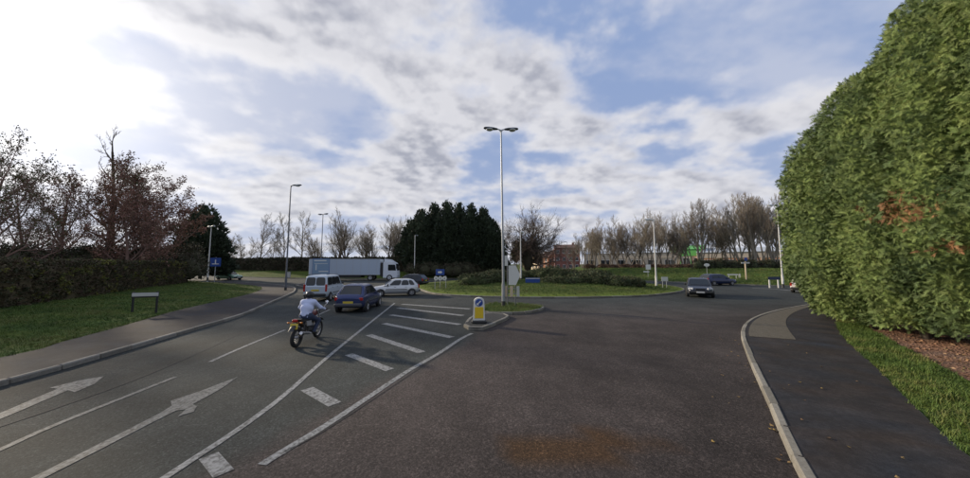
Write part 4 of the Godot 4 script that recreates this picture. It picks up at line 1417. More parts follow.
func _ready() -> void:
	rng.seed = 7
	var cam := Camera3D.new()
	cam.name = "camera"
	add_child(cam)
	cam.position = Vector3(0, EYE, 0)
	cam.rotation_degrees.x = PITCH
	cam.fov = 75.0
	cam.near = 0.05; cam.far = 3000.0
	cam.current = true
	var sun_dir := Vector3(-1.75, 0.64, -1.0).normalized()
	var we := WorldEnvironment.new()
	we.name = "world"
	var env := Environment.new()
	env.background_mode = Environment.BG_SKY
	env.sky = make_sky(sun_dir)
	env.background_energy_multiplier = 1.0
	env.tonemap_mode = Environment.TONE_MAPPER_LINEAR
	env.tonemap_exposure = 1.0
	env.sdfgi_enabled = true; env.ssao_enabled = true; env.ssil_enabled = true
	we.environment = env
	add_child(we)
	var sun := DirectionalLight3D.new()
	sun.name = "sun"
	add_child(sun)
	sun.look_at_from_position(Vector3.ZERO, -sun_dir, Vector3.UP)
	sun.light_energy = 1.55; sun.light_angular_distance = 2.5
	sun.light_color = Color(1.0, 0.93, 0.82)
	sun.shadow_enabled = true
	make_materials()
	build_ground()
	build_plants()
	build_buildings()
	build_street()
	build_traffic()
	for o in get_children():
		if o.has_meta("ends"): o.remove_meta("ends")

func lines_of(sets: Array, per: int) -> Array:
	var out := []
	for s in sets:
		out.append(smooth(xz(s[0], s[1]), per))
	return out

var left_hedge_line := PackedVector3Array()
var far_hedge_line := PackedVector3Array()

func build_ground() -> void:
	# the far land
	var land := MB.new()
	var lp := PackedVector3Array()
	var ring := [0.0, 40.0, 90.0, 150.0, 260.0, 500.0, 1000.0, 2200.0]
	for r in ring:
		for s in 48:
			var a := TAU * s / 48
			lp.append(Vector3(cos(a) * r, -0.12 if r < 300 else -0.12 + (r - 300) * 0.004, -40 + sin(a) * r))
	land.col = Color(0.5, 0.5, 0.5)
	land.grid(lp, 48, true)
	structure("ground", land, mats["grass"])
	# the carriageway: one sheet under everything at the junction
	var f := FastNoiseLite.new(); f.seed = 12; f.frequency = 0.09; f.fractal_octaves = 4
	var road := MB.new()
	var rp := PackedVector3Array()
	var rc := PackedColorArray()
	var xs := []
	var x := -120.0
	while x < 120.0:
		xs.append(x)
		x += 0.3 if absf(x) < 14.0 else (0.8 if absf(x) < 30 else 3.0)
	var zs := []
	var z := 14.0
	while z > -135.0:
		zs.append(z)
		z -= 0.3 if z < 2 and z > -22 else (0.8 if z > -50 else 3.0)
	for zz in zs:
		for xx in xs:
			rp.append(Vector3(xx, 0, zz))
			var edge: float = lerpf(-3.6, -0.4, clampf((-zz - 4.0) / 7.0, 0, 1)) + f.get_noise_2d(xx * 3.0, zz * 3.0) * 0.35
			var right := smoothstep(edge - 0.15, edge + 0.5, xx)
			if zz < -14.0: right *= clampf((zz + 22.0) / 8.0, 0, 1)
			var g := 1.0 + 0.5 * f.get_noise_2d(xx, zz) + 0.4 * f.get_noise_2d(xx * 6.0, zz * 6.0)
			# worn, paler wheel tracks on the approach lanes; darker patched trench in the exit lane
			for wt in [-9.4, -8.0, -5.9, -4.5]:
				g *= 1.0 - 0.12 * exp(-pow((xx - wt + 0.035 * (zz + 6.0)) / 0.28, 2.0)) * (1.0 - right)
			var tr: float = xx - (3.0 - 0.33 * (zz + 6.0))
			if zz > -20.0 and absf(tr) < 0.55 + 0.06 * f.get_noise_2d(xx * 8.0, zz * 8.0) and right > 0.5: g *= 1.16
			var c := Color(0.8, 0.9, 0.89).lerp(Color(1.16, 0.94, 0.88), right) * g
			# rust coloured stain near the gully
			var st := Vector2((xx - 1.15) / 1.5, (zz + 4.55) / 0.42).length() + 0.7 * f.get_noise_2d(xx * 9.0, zz * 9.0)
			c = c.lerp(Color(1.5, 0.8, 0.36), 0.85 * smoothstep(0.95, 0.6, st))
			rc.append(c * 0.5)
	road.grid(rp, xs.size(), false, rc)
	var rd := structure("road", road, mats["asphalt"])
	paint_marks(rd)

	# left block: footway, verge bank, land behind its hedge
	var LK := [-9.6, 6, -9.8, -2, -10.06, -6.69, -10.42, -8.8, -11.0, -11.4, -11.9, -15.3, -13.32, -18.9, -15.6, -24.5, -17.9, -29.6, -21.5, -35.0, -27.0, -39.6, -36, -44.6, -62, -54.5, -102, -66]
	var LG := [-12.4, 6, -12.45, -2, -12.54, -8.29, -13.2, -10.0, -14.2, -12.4, -16.1, -16.4, -17.4, -20.0, -19.0, -24.7, -21.0, -29.2, -24.2, -34.0, -29.3, -38.2, -37.5, -42.4, -63, -52, -103, -63.5]
	var LM := [-14.6, 6, -14.9, -2, -15.6, -8.3, -16.7, -10.6, -17.4, -12.8, -20.0, -17.4, -22.5, -22.0, -24.0, -26.0, -25.6, -29.4, -28.2, -33.3, -32.4, -37.0, -39.5, -41, -63.5, -50, -103.5, -61.5]
	var LH := [-17.0, 6, -17.8, -2, -19.0, -8.3, -20.0, -11.5, -20.8, -13.6, -24.0, -19.4, -26.6, -23.6, -28.4, -27.0, -29.8, -29.8, -31.4, -32.8, -35.0, -36.2, -41, -39.8, -64, -48.5, -104, -60]
	var LB := [-90, 6, -90, 0, -90, -5, -90, -8, -90, -11, -90, -15, -90, -19, -90, -23, -90, -27, -90, -30, -92, -35, -95, -39, -100, -46, -112, -57]
	var sets := lines_of([[LK, 0.11], [LG, 0.115], [LM, 0.4], [LH, 0.62], [LB, 0.9]], 8)
	left_hedge_line = sets[3]
	var foot := span([sets[0], sets[1]], 4, 0.0, 0.5, 0.35)
	var fw := structure("pavement", foot, mats["footway"])
	kerb(sets[0], fw, 0.12)
	edging(sets[1], fw, 0.13)
	var verge := span([lower(sets[1], 0.02), sets[2], sets[3], sets[4]], 7, 0.09, 0.35, 0.5)
	var gv := structure("grass_verge", verge, mats["grass"])
	var xf := []
	var cols := PackedColorArray()
	cols = grass_on(verge, func(p: Vector3) -> float: return 0.0 if p.x < -40.0 or p.z > 1.0 or p.z < -42.0 or p.x < -0.62 * -p.z * 2.75 - 3.5 else clampf(1.6 - p.length() * 0.03, 0.35, 1.0), 90.0, 0.075, 3, GRASS, xf, cols)
	var gg := many("grass", tuft_mesh(1, 10), xf, cols, mats["blade"], gv)
	gg.set_meta("label", "short dark green grass on the bank below the hedge")

	# right block: footway, grass strip, bare soil under the conifers
	var RK := [1.0, 8, 1.1, 3, 1.75, -0.5, 3.91, -4.09, 4.78, -5.3, 7.2, -8.7, 9.5, -11.7, 12.1, -14.3, 15.5, -16.8, 19.5, -19.1, 26.2, -22.6, 45, -28, 90, -32]
	var RV := [3.3, 8, 3.4, 3, 4.0, -1.4, 6.0, -4.05, 7.0, -5.2, 9.3, -7.7, 12.0, -10.7, 14.5, -13.1, 17.3, -15.2, 21, -17.4, 27.5, -20.4, 45.6, -25.6, 90, -29.5]
	var RS := [4.6, 8, 4.8, 3, 5.4, -1.0, 7.3, -3.6, 8.3, -4.8, 10.2, -7.0, 12.7, -10.0, 14.9, -12.4, 17.8, -14.3, 21.6, -16.4, 28, -19.2, 46, -24.4, 90, -28]
	var RT := [9.5, 8, 10, 3, 10.6, 0.0, 12.3, -2.6, 13.2, -3.8, 14.6, -5.6, 16.5, -8.0, 17.8, -10.0, 20, -12.2, 23.5, -14.2, 29.5, -17, 47, -22.4, 90, -26]
	var RB := [60, 8, 60, 4, 60, 2, 62, -1, 62, -2, 64, -3, 66, -4, 68, -5, 70, -6, 72, -7, 75, -9, 80, -14, 95, -20]
	var rs := lines_of([[RK, 0.11], [RV, 0.115], [RS, 0.16], [RT, 0.3], [RB, 0.4]], 9)
	var fr := span([rs[0], rs[1]], 4, 0.0, 0.5, 0.4)
	var fw2 := structure("pavement", fr, mats["footway"])
	kerb(rs[0], fw2, 0.12)
	edging(rs[1], fw2, 0.13)
	var patch := MB.new()
	var sp := PackedVector3Array()
	for i in rs[0].size():
		var a: Vector3 = rs[0][i]
		if a.z > -10.6 or a.x > 30.0: continue
		var wide := lerpf(0.52, 0.22, clampf((a.x - 9.0) / 9.0, 0, 1))
		for t in [0.06, wide]:
			var w: Vector3 = a.lerp(rs[1][i], t)
			w.y = 0.1195
			sp.append(w)
	patch.col = Color(0.46, 0.43, 0.38)
	patch.grid(sp, 2)
	part("crossing_slab", patch, mats["concrete"], fw2)
	var strip := span([lower(rs[1], 0.02), rs[2]], 5, 0.05, 0.6, 0.5)
	var gs := structure("grass_verge", strip, mats["grass"])
	xf = []
	cols = PackedColorArray()
	cols = grass_on(strip, func(p: Vector3) -> float: return 0.0 if p.z > -1.0 or p.x > 34.0 else 1.0, 150.0, 0.085, 4, GRASS, xf, cols)
	var gs2 := many("grass", tuft_mesh(2, 10), xf, cols, mats["blade"], gs)
	gs2.set_meta("label", "yellow green grass tufts along the footway edge")
	var soil := span([lower(rs[2], 0.01), rs[3], rs[4]], 7, 0.12, 0.7, 0.35)
	var sl := structure("soil", soil, mats["soil"])
	xf = []
	cols = PackedColorArray()
	cols = grass_on(soil, func(p: Vector3) -> float: return 0.0 if p.z > -1.0 or p.z < -24 or p.x > 24 else 1.0, 26.0, 0.075, 5, [Color(0.17, 0.085, 0.045), Color(0.27, 0.15, 0.08), Color(0.34, 0.22, 0.12), Color(0.14, 0.15, 0.04)], xf, cols)
	var lt := many("leaf_litter", clump_mesh(8, 5, 1.6, 0.5), xf, cols, mats["leaf"], sl)
	lt.set_meta("label", "dry brown litter on the bare soil")

	var gl := RandomNumberGenerator.new(); gl.seed = 19
	xf = []
	cols = PackedColorArray()
	var kl := along(rs[0], 0.05)
	for i in 110:
		var a := kl[gl.randi_range(40, 420)]
		var off := pow(gl.randf(), 2.5) * 0.8 + 0.09
		var at := Vector3(a.x - off * 0.8, 0.012, a.z - off * 0.6)
		if gl.randf() < 0.3: at = Vector3(a.x + off * 1.6, 0.128, a.z + off * 1.2)
		xf.append(Transform3D(Basis(rand_dir(gl), gl.randf() * 0.5).rotated(Vector3.UP, gl.randf() * TAU).scaled(Vector3.ONE * gl.randf_range(0.03, 0.075)), at))
		cols.append([Color(0.26, 0.17, 0.04), Color(0.16, 0.09, 0.035), Color(0.2, 0.13, 0.05)][gl.randi() % 3])
	var one := MB.new()
	leaf(one, Vector3(-0.5, 0.1, 0), Vector3.RIGHT, Vector3.BACK, 1.0, 0.75)
	many("fallen_leaves", one.mesh(), xf, cols, mats["leaf"], fw2).set_meta("label", "yellow and brown fallen leaves along the kerb")

	# far left block beyond the left arm
	var BE := [-108, -86, -62, -70, -43, -61.5, -31, -57.5, -20, -56, -9, -56.5, -1.5, -59.5, 3, -65, 6, -76, 13, -112]
	var BT := [-110, -90, -64, -74, -45, -65.5, -32, -61.5, -20, -60, -10, -60.5, -5, -63.5, -1.5, -68, 1, -78, 8, -114]
	var BB := [-160, -160, -110, -170, -80, -170, -60, -170, -40, -170, -30, -170, -20, -170, -15, -170, -10, -170, 0, -170]
	var bs := lines_of([[BE, 0.12], [BT, 1.3], [BB, 1.6]], 6)
	far_hedge_line = bs[1]
	var bank := span([lower(bs[0], 0.02), bs[1], bs[2]], 6, 0.15, 0.2, 0.4)
	var b1 := structure("bank", bank, mats["grass"])
	kerb(bs[0], b1, 0.12, 0.14, 1.8)
	# far right block: green bank with trees on top
	var CE := [30, -125, 19.5, -85, 16, -68, 18.5, -58.5, 23, -50.5, 27.5, -45, 31, -40.5, 34.5, -37.2, 42, -35.8, 60, -36.2, 98, -39]
	var CM := [33, -125, 24, -85, 22, -70, 24.5, -62, 28.5, -55.5, 33, -50.5, 36.5, -46.5, 40, -43.5, 47, -42, 63, -42.2, 99, -45]
	var CT := [37, -125, 30, -86, 29, -74, 31.5, -67.5, 35, -62, 39.5, -57.5, 43, -54, 46.5, -51.5, 52, -50, 66, -50, 100, -53]
	var CB := [60, -190, 70, -190, 80, -190, 90, -190, 105, -190, 125, -185, 140, -175, 160, -160, 180, -140, 200, -110, 200, -80]
	var cs := lines_of([[CE, 0.12], [CM, 0.55], [CT, 1.75], [CB, 1.9]], 7)
	var bank2 := span([lower(cs[0], 0.02), cs[1], cs[2], cs[3]], 5, 0.16, 0.2, 0.45)
	var b2 := structure("bank", bank2, mats["grass"])
	kerb(cs[0], b2, 0.12, 0.14, 1.8)
	xf = []
	cols = PackedColorArray()
	cols = grass_on(bank2, func(p: Vector3) -> float: return 0.0 if p.z < -78.0 or p.x > 75.0 or p.y > 1.95 else 1.0, 10.0, 0.2, 6, GRASS, xf, cols)
	var g3 := many("grass", tuft_mesh(3, 8), xf, cols, mats["blade"], b2)
	g3.set_meta("label", "rough green grass on the bank below the bare trees")

	# the roundabout's middle island, mounded
	var IS := [-6.5, -31.6, -3.9, -26.4, 0.8, -24.1, 4.8, -23.7, 8.7, -24.0, 13.35, -25.5, 18.0, -29.1, 20.6, -33, 21.3, -38, 20, -45, 15, -51, 7, -53, -1, -51, -6.5, -45, -8.2, -38, -6.5, -31.6]
	var il := smooth(xz(IS, 0.12), 6)
	var isl := MB.new()
	var ip := PackedVector3Array()
	var ic := PackedColorArray()
	var mid := Vector3(6.6, 0, -38.4)
	for r in 9:
		var t := 1.0 - r / 8.0
		for q in il:
			var w: Vector3 = mid + (q - mid) * t
			w.y = 0.125 + 0.75 * (1.0 - t * t)
			ip.append(w)
			ic.append(Color(0.55, 0.52, 0.48) * (1.0 + 0.5 * f.get_noise_2d(w.x * 3.0, w.z * 3.0)) if t < 0.93 else Color(1.0, 0.9, 0.75) * (1.0 + 0.4 * f.get_noise_2d(w.x * 3.0, w.z * 3.0)))
	isl.grid(ip, il.size(), false, ic)
	var io := structure("roundabout_island", isl, mats["grass"])
	kerb(il, io, 0.13, 0.14, 0.915)
	xf = []
	cols = PackedColorArray()
	cols = grass_on(isl, func(p: Vector3) -> float: return 0.0 if p.z < -36.0 or p.y < 0.24 else 1.0, 26.0, 0.12, 8, GRASS, xf, cols)
	many("grass", tuft_mesh(4, 9), xf, cols, mats["blade"], io).set_meta("label", "pale autumn grass round the roundabout shrubs")

	# splitter islands in front
	for e in [[[[465, 327], [472, 330.5], [482, 330], [498, 323.5], [508, 318.5], [503, 316], [490, 315.5], [474, 318]], "asphalt"], [[[481, 311.5], [484, 314], [520, 314.2], [536, 311.8], [543, 309.2], [538, 307], [520, 305.3], [500, 304.6], [487, 306]], "grass"], [[[296, 285.6], [303, 287.4], [318, 287.2], [330, 285.6], [324, 284.2], [306, 283.8]], "footway"]]:
		var pts := []
		for q in e[0]: pts.append(gp(q[0], q[1]))
		pts.append(pts[0])
		var ln := smooth(pts, 5)
		var mb := MB.new()
		mb.col = Color(0.55, 0.55, 0.55)
		var fl := []
		for i in ln.size() - 1: fl.append(ln[i])
		flat(mb, fl, 0.12)
		var so := structure("traffic_island", mb, mats[e[1]])
		kerb(ln, so, 0.13, 0.13, 0.6)
		if e[1] == "grass":
			xf = []
			cols = PackedColorArray()
			cols = grass_on(mb, func(_p: Vector3) -> float: return 1.0, 130.0, 0.08, 9, GRASS, xf, cols)
			many("grass", tuft_mesh(5, 9), xf, cols, mats["blade"], so).set_meta("label", "short grass on the splitter island")

func lower(l: PackedVector3Array, by: float) -> PackedVector3Array:
	var o := l.duplicate()
	for i in o.size(): o[i].y -= by
	return o

# thin concrete edging at the back of a footway
func edging(line: PackedVector3Array, parent: Node3D, top: float) -> void:
	var pts := along(line, 0.915)
	var mb := MB.new()
	mb.bx(0, top * 0.5 - 0.08, 0, 0.05, top + 0.1, 0.905, 0.008)
	var m := mb.mesh()
	for i in pts.size() - 1:
		if (pts[i] - Vector3(0, 0, -14)).length() > 34.0: continue
		var d := pts[i + 1] - pts[i]
		inst("edging_stone", m, mats["kerb2"], parent, Transform3D(Basis(Vector3.UP, atan2(d.x, d.z)), (pts[i] + pts[i + 1]) * 0.5 - Vector3(0, 0.115, 0)))

func px_line(a: Array, per := 4) -> PackedVector3Array:
	var p := []
	for q in a: p.append(gp(q[0], q[1]))
	return smooth(p, per)

func paint_marks(rd: Node3D) -> void:
	var y := 0.006
	var add := func(called: String, pts: Array, w: float, m: String) -> void:
		var mb := MB.new()
		ribbon(mb, px_line(pts), w, y)
		part(called, mb, mats[m], rd)
	# hatched area
	add.call("edge_line", [[150, 489], [165, 478], [275, 403], [340, 347], [395, 303]], 0.11, "paint")
	add.call("edge_line", [[262, 465], [276, 456], [330, 423], [375, 393], [408.6, 370.8], [438, 354], [460.7, 339], [472, 333.5]], 0.13, "paint")
	for s in [[307, 389, 335, 404.5, 0.24], [349, 354.5, 390, 370, 0.24], [369, 335, 422, 352.5, 0.26], [384, 323.5, 452, 337.5, 0.28], [391, 315, 460, 324.6, 0.3], [398, 308, 463, 315.6, 0.32], [402, 304.3, 470, 309, 0.34]]:
		add.call("hatch_stripe", [[s[0], s[1]], [s[2], s[3]]], s[4], "paint")
	add.call("hatch_stripe", [[209, 456], [224, 474]], 0.2, "paint")
	# dashes between the two approach lanes
	add.call("lane_dash", [[-60, 474], [0, 450], [63, 422], [176, 377]], 0.1, "worn_paint")
	add.call("lane_dash", [[210, 362], [245, 346.5], [285, 330]], 0.1, "paint")
	add.call("lane_dash", [[296, 325.5], [314, 317], [330, 309.5]], 0.1, "paint")
	# give way line of the right arm and its centre dashes
	add.call("give_way_line", [[752, 288.2], [775, 289.2], [800, 291.6]], 0.3, "paint")
	add.call("lane_dash", [[808, 295], [824, 298.5], [838, 302]], 0.12, "paint")
	add.call("edge_line", [[838, 298.5], [870, 300]], 0.12, "paint")
	# sealed joints between the strips of surfacing
	for s in [[[-40, 440], [60, 407], [150, 374], [225, 341], [262, 322]], [[285, 452], [340, 421], [420, 368], [462, 341]]]:
		add.call("sealed_joint", s, 0.035, "seam")
	# arrows
	var poly := func(called: String, pts: Array, m: String) -> void:
		var mb := MB.new()
		var p := []
		for q in pts: p.append(gp(q[0], q[1]))
		flat(mb, p, y)
		part(called, mb, mats[m], rd)
	poly.call("arrow_marking", [[20, 484], [62, 463], [118, 435], [160, 413.5], [172, 406], [171, 401], [200, 391.5], [238, 377], [222, 388.5], [206, 397.5], [193, 404.5], [197, 406.5], [194, 412], [178, 416.8], [186, 409.5], [176, 411], [150, 424], [100, 450], [45, 478], [33, 484]], "worn_paint")
	poly.call("arrow_marking", [[-20, 422], [20, 405], [58, 389], [50, 388], [78, 381], [104, 376.5], [95, 384], [75, 392.5], [68, 390.5], [30, 407], [-20, 428]], "worn_paint")

# where the column of pixels px crosses depth z
func at_px(px: float, z: float, y := 0.0) -> Vector3:
	return Vector3((px - 485.0) / FL * -z * 1.003, y, z)

func build_plants() -> void:
	# conifer hedge by the right footway
	conifer_hedge([
		{"x": 13.5, "z": -2.6, "h": 12.0, "r": 2.20, "d": 24.0, "e": 7.0}, {"x": 13.8, "z": -4.6, "h": 12.2, "r": 2.25, "d": 34.0, "e": 8.0}, {"x": 14.0, "z": -6.6, "h": 12.0, "r": 2.30, "d": 42.0, "e": 9.0}, {"x": 14.1, "z": -8.5, "h": 10.9, "r": 2.20, "d": 46.0, "e": 10.0}, {"x": 14.3, "z": -10.3, "h": 9.5, "r": 2.15, "d": 46.0, "e": 12.0}, {"x": 14.8, "z": -12.0, "h": 8.4, "r": 2.10, "d": 44.0, "e": 14.0}, {"x": 15.9, "z": -13.6, "h": 7.8, "r": 2.05, "d": 42.0, "e": 16.0}, {"x": 17.6, "z": -15.0, "h": 7.6, "r": 2.00, "d": 38.0, "e": 16.0}, {"x": 19.6, "z": -16.2, "h": 7.5, "r": 2.05, "d": 30.0, "e": 14.0}, {"x": 22.3, "z": -17.9, "h": 7.4, "r": 2.20, "d": 20.0, "e": 12.0}, {"x": 26.0, "z": -19.8, "h": 7.3, "r": 2.20, "d": 16.0, "e": 9.0}, {"x": 30.5, "z": -20.9, "h": 7.2, "r": 2.20, "d": 12.0, "e": 7.0}])

	# clipped hedge on the left bank
	var hl := PackedVector3Array()
	for q in left_hedge_line:
		if q.z < 2.0 and q.x > -37.0: hl.append(q + Vector3(-0.6, 0, 0))
	clipped_hedge("clipped_hedge", "long clipped dark brown hedge along the top of the grass bank", hl, 2.1, 1.3, 60.0, 0.15, 14, [Color(0.07, 0.06, 0.026), Color(0.09, 0.07, 0.034), Color(0.1, 0.066, 0.04), Color(0.06, 0.066, 0.024)], 0.05, [Color(0.2, 0.19, 0.035), Color(0.16, 0.17, 0.04)])
	# dark hedge behind the far side of the roundabout
	var fh := PackedVector3Array()
	for q in far_hedge_line:
		if q.x > -84.0 and q.z > -76.0: fh.append(q + Vector3(0, -0.1, -1.2))
	clipped_hedge("field_hedge", "tall dark scrubby hedge behind the white lorry", fh, 2.6, 1.8, 15.0, 0.36, 15, [Color(0.045, 0.042, 0.02), Color(0.06, 0.048, 0.028), Color(0.048, 0.055, 0.022)], 0.14, [])

	var bark: Material = mats["bark"]
	var base := {"levels": 4, "kids": [12, 8, 7, 5], "from": [0.28, 0.2, 0.15, 0.1], "angle": [0.8, 0.75, 0.75, 0.8], "ratio": [0.52, 0.52, 0.5, 0.55], "bend": 0.16, "up": 0.1, "taper": 0.55, "thin": 0.013, "stems": 1, "height": 8.6, "girth": 0.2}
	# --- left trees with the last red and brown leaves
	var g1 := "autumn trees behind the clipped hedge"
	var q1 := base.duplicate(); q1.height = 7.4; q1.girth = 0.15; q1.from = [0.12, 0.15, 0.1, 0.1]; q1.angle = [0.95, 0.8, 0.8, 0.8]; q1.ratio = [0.62, 0.52, 0.5, 0.55]; q1.kids = [13, 7, 6, 5]
	var red: Array = [Color(0.24, 0.12, 0.09), Color(0.2, 0.115, 0.08), Color(0.18, 0.12, 0.075), Color(0.28, 0.14, 0.11)]
	var brown: Array = [Color(0.104, 0.085, 0.038), Color(0.133, 0.085, 0.042), Color(0.076, 0.085, 0.030)]
	var ta := bare_tree("autumn_tree", "broad tree with purple red leaves left beside the dark conifer", g1, 101, q1, mats["twig_russet"], mats["twig_russet"])
	hang_leaves(ta, 5, 0.85, 4, 0.14, red, mats["leaf"])
	ta.position = at_px(150, -32, 0.7); ta.scale = Vector3(1.25, 1.2, 1.25)
	var tb := bare_tree("autumn_tree", "broad tree with sparse brown leaves behind the hedge", g1, 102, q1, mats["twig_russet"], mats["twig_russet"])
	hang_leaves(tb, 6, 0.7, 3, 0.14, brown + red, mats["leaf"])
	tb.position = at_px(104, -30, 0.7); tb.scale = Vector3(1.25, 1.28, 1.25)
	copy(tb, "smaller brown leaved tree beside the grey green leafless tree", at_px(64, -29, 0.7), 2.0, Vector3(1.1, 1.08, 1.1), "autumn_tree")
	copy(ta, "purple red leaved tree standing between two brown trees behind the hedge", at_px(132, -27.5, 0.7), 1.1, Vector3(1.0, 0.92, 1.0), "autumn_tree")
	var tc := bare_tree("leafless_tree", "nearly leafless grey green tree at the hedge end", g1, 103, q1, mats["twig_russet"], mats["twig_russet"])
	hang_leaves(tc, 7, 0.6, 2, 0.12, [Color(0.063, 0.081, 0.027), Color(0.090, 0.090, 0.036)], mats["leaf"])
	tc.position = at_px(28, -27, 0.7); tc.scale = Vector3(1.0, 1.0, 1.0)
	copy(tc, "taller grey green leafless tree cut by the edge of the view", at_px(-18, -21.5, 0.7), 2.6, Vector3(1.0, 1.22, 1.0), "leafless_tree")
	var q2 := base.duplicate(); q2.height = 10.0; q2.kids = [10, 5, 5, 4]; q2.ratio = [0.3, 0.5, 0.5, 0.5]
	var td := bare_tree("slender_tree", "thin bare tree rising above the brown autumn trees", "", 104, q2, bark, mats["twig_grey"])
	td.position = at_px(112, -37, 0.7); td.scale = Vector3(1.35, 1.52, 1.35)
	# dark understorey behind the hedge
	var dark: Array = [Color(0.045, 0.05, 0.022), Color(0.058, 0.055, 0.028), Color(0.07, 0.052, 0.034)]
	for e in [[-15, -24, 3.4, 3.4], [22, -25, 3.2, 3.6], [52, -27, 3.4, 3.4], [84, -28, 3.2, 3.8], [112, -29.5, 3.2, 3.6], [140, -31, 3.4, 3.9], [166, -33, 3.0, 3.6], [182, -36, 3.2, 4.2]]:
		shrub("dark leafy bush filling the gap under the autumn trees", at_px(e[0], e[1], 0.6), Vector3(e[2], e[3], 2.6), int(300 + e[0]), 1300, 0.2, dark, "bushes behind the clipped hedge", "bush")
	shrub("yellowing bush beside the dark conifer at the hedge end", at_px(181, -34, 0.6), Vector3(1.6, 2.7, 1.6), 391, 700, 0.18, [Color(0.06, 0.055, 0.014), Color(0.08, 0.065, 0.016)], "", "bush")
	# --- dark conifers
	var dk: Array = [Color(0.03, 0.044, 0.022), Color(0.038, 0.054, 0.027), Color(0.027, 0.038, 0.02)]
	conifer("dark spreading conifer behind the left lamp post", at_px(203, -50, 0.6), 11.8, 4.3, 71, dk, "", 4200, 0.55)
	var grp := "dark conifers massed beyond the roundabout"
	for e in [[421, -61, 13.2], [434, -63, 14.6], [447, -61, 14.4], [459, -63.5, 14.9], [471, -62, 14.1], [483, -63, 13.6], [491, -61.5, 11.6], [412, -63, 11.6]]:
		conifer("dense dark conifer in the clump beyond the roundabout", at_px(e[0], e[1], 1.2), e[2] * rng.randf_range(0.97, 1.03) - 0.6, 3.7, int(500 + e[0]), dk, grp, 3600, 0.62)
	# --- spreading bare tree with ivy
	var q3 := base.duplicate(); q3.height = 6.0; q3.kids = [16, 9, 8, 6]; q3.from = [0.38, 0.2, 0.15, 0.1]; q3.angle = [1.1, 0.8, 0.8, 0.85]; q3.ratio = [1.32, 0.5, 0.46, 0.5]; q3.bend = 0.3; q3.up = 0.05; q3.girth = 0.5; q3.taper = 0.12; q3.thin = 0.028
	var oak := bare_tree("spreading_tree", "broad bare spreading tree with ivy covered lower crown", "", 106, q3, mats["twig_dark"], mats["twig_dark"])
	oak.position = at_px(527, -76, 0.3); oak.scale = Vector3(0.9, 1.22, 0.9)
	var ivy := MB.new()
	var core := MB.new(); core.col = Color(0.09, 0.075, 0.05)
	var k := 0
	for e in [[0.0, 3.0, 0.0, 2.2, 3.2], [-2.0, 5.0, 0.3, 2.2, 2.0], [1.6, 5.0, 0.2, 1.8, 1.6], [-3.2, 3.4, 0.5, 1.4, 1.5], [2.6, 3.0, 0.4, 1.2, 1.4]]:
		leaf_skin(ivy, Vector3(e[0], e[1], e[2]), Vector3(e[3], e[4], e[3]), 700 + k, 700, 0.26, [Color(0.04, 0.048, 0.02), Color(0.055, 0.056, 0.026)], 0.35)
		lump(core, Vector3(e[0], e[1], e[2]), Vector3(e[3], e[4], e[3]) * 0.72, 700 + k, 0.35)
		k += 1
	var iv := part("ivy", ivy, mats["leaf"], oak)
	part("ivy_stems", core, vmat("core", 0.95), iv)
	# --- bare trees left of the conifers
	var q4 := base.duplicate(); q4.angle = [0.7, 0.65, 0.7, 0.75]; q4.up = 0.12; q4.girth = 0.15; q4.ratio = [0.5, 0.5, 0.5, 0.55]
	var t1 := bare_tree("bare_tree", "small slender bare tree behind the far hedge beside the tall lamp", "slender bare trees behind the far hedge", 111, q4, mats["twig_grey"], mats["twig_grey"])
	t1.position = at_px(262, -68, 1.2); t1.scale = Vector3.ONE * 1.08
	for e in [[285, -69, 1.1], [303, -68, 1.12]]:
		copy(t1, "small slender bare tree behind the far hedge beside the tall lamp", at_px(e[0], e[1], 1.2), e[0], Vector3.ONE * e[2], "bare_tree")
	var q5 := base.duplicate(); q5.stems = 3; q5.height = 8.2; q5.girth = 0.16; q5.angle = [0.62, 0.65, 0.75, 0.75]; q5.kids = [9, 7, 6, 5]; q5.ratio = [0.55, 0.52, 0.5, 0.55]
	var t2 := bare_tree("bare_tree", "dense many stemmed bare tree behind the white lorry", "many stemmed bare trees behind the lorry", 112, q5, mats["twig_dark"], mats["twig_grey"])
	t2.position = at_px(350, -67, 1.2); t2.scale = Vector3.ONE * 1.2
	for e in [[337, -70, 1.05], [364, -71, 1.1], [322, -73, 0.85], [388, -68, 1.12], [401, -70, 1.2], [376, -73, 0.9]]:
		copy(t2, "dense many stemmed bare tree behind the white lorry", at_px(e[0], e[1], 1.2), e[0] * 0.7, Vector3.ONE * e[2], "bare_tree")
	for e in [[228, -78, 0.72], [242, -80, 0.78], [252, -82, 0.62], [274, -85, 0.7], [312, -86, 0.7]]:
		copy(t1, "low distant bare tree showing above the far hedge", at_px(e[0], e[1], 1.2), e[0] * 0.3, Vector3(1.5, 1.0, 1.5) * e[2], "bare_tree").set_meta("group", "low bare trees above the far hedge")
	# --- the wood on the right bank
	var q6 := base.duplicate(); q6.stems = 3; q6.height = 8.6; q6.angle = [0.55, 0.6, 0.7, 0.75]; q6.ratio = [0.45, 0.52, 0.5, 0.55]; q6.up = 0.13; q6.girth = 0.12; q6.kids = [11, 7, 6, 5]; q6.from = [0.3, 0.2, 0.15, 0.1]
	var wl := "slim bare tree in the wood on the green bank"
	var w1 := bare_tree("woodland_tree", wl, "bare trees of the wood on the bank", 121, q6, mats["twig_grey"], mats["twig_brown"])
	w1.position = at_px(640, -76, 1.8); w1.scale = Vector3.ONE * 1.2
	var w2 := bare_tree("woodland_tree", wl, "bare trees of the wood on the bank", 122, q6, mats["twig_brown"], mats["twig_grey"])
	w2.position = at_px(655, -74, 1.8); w2.scale = Vector3.ONE * 1.25
	var k2 := 0
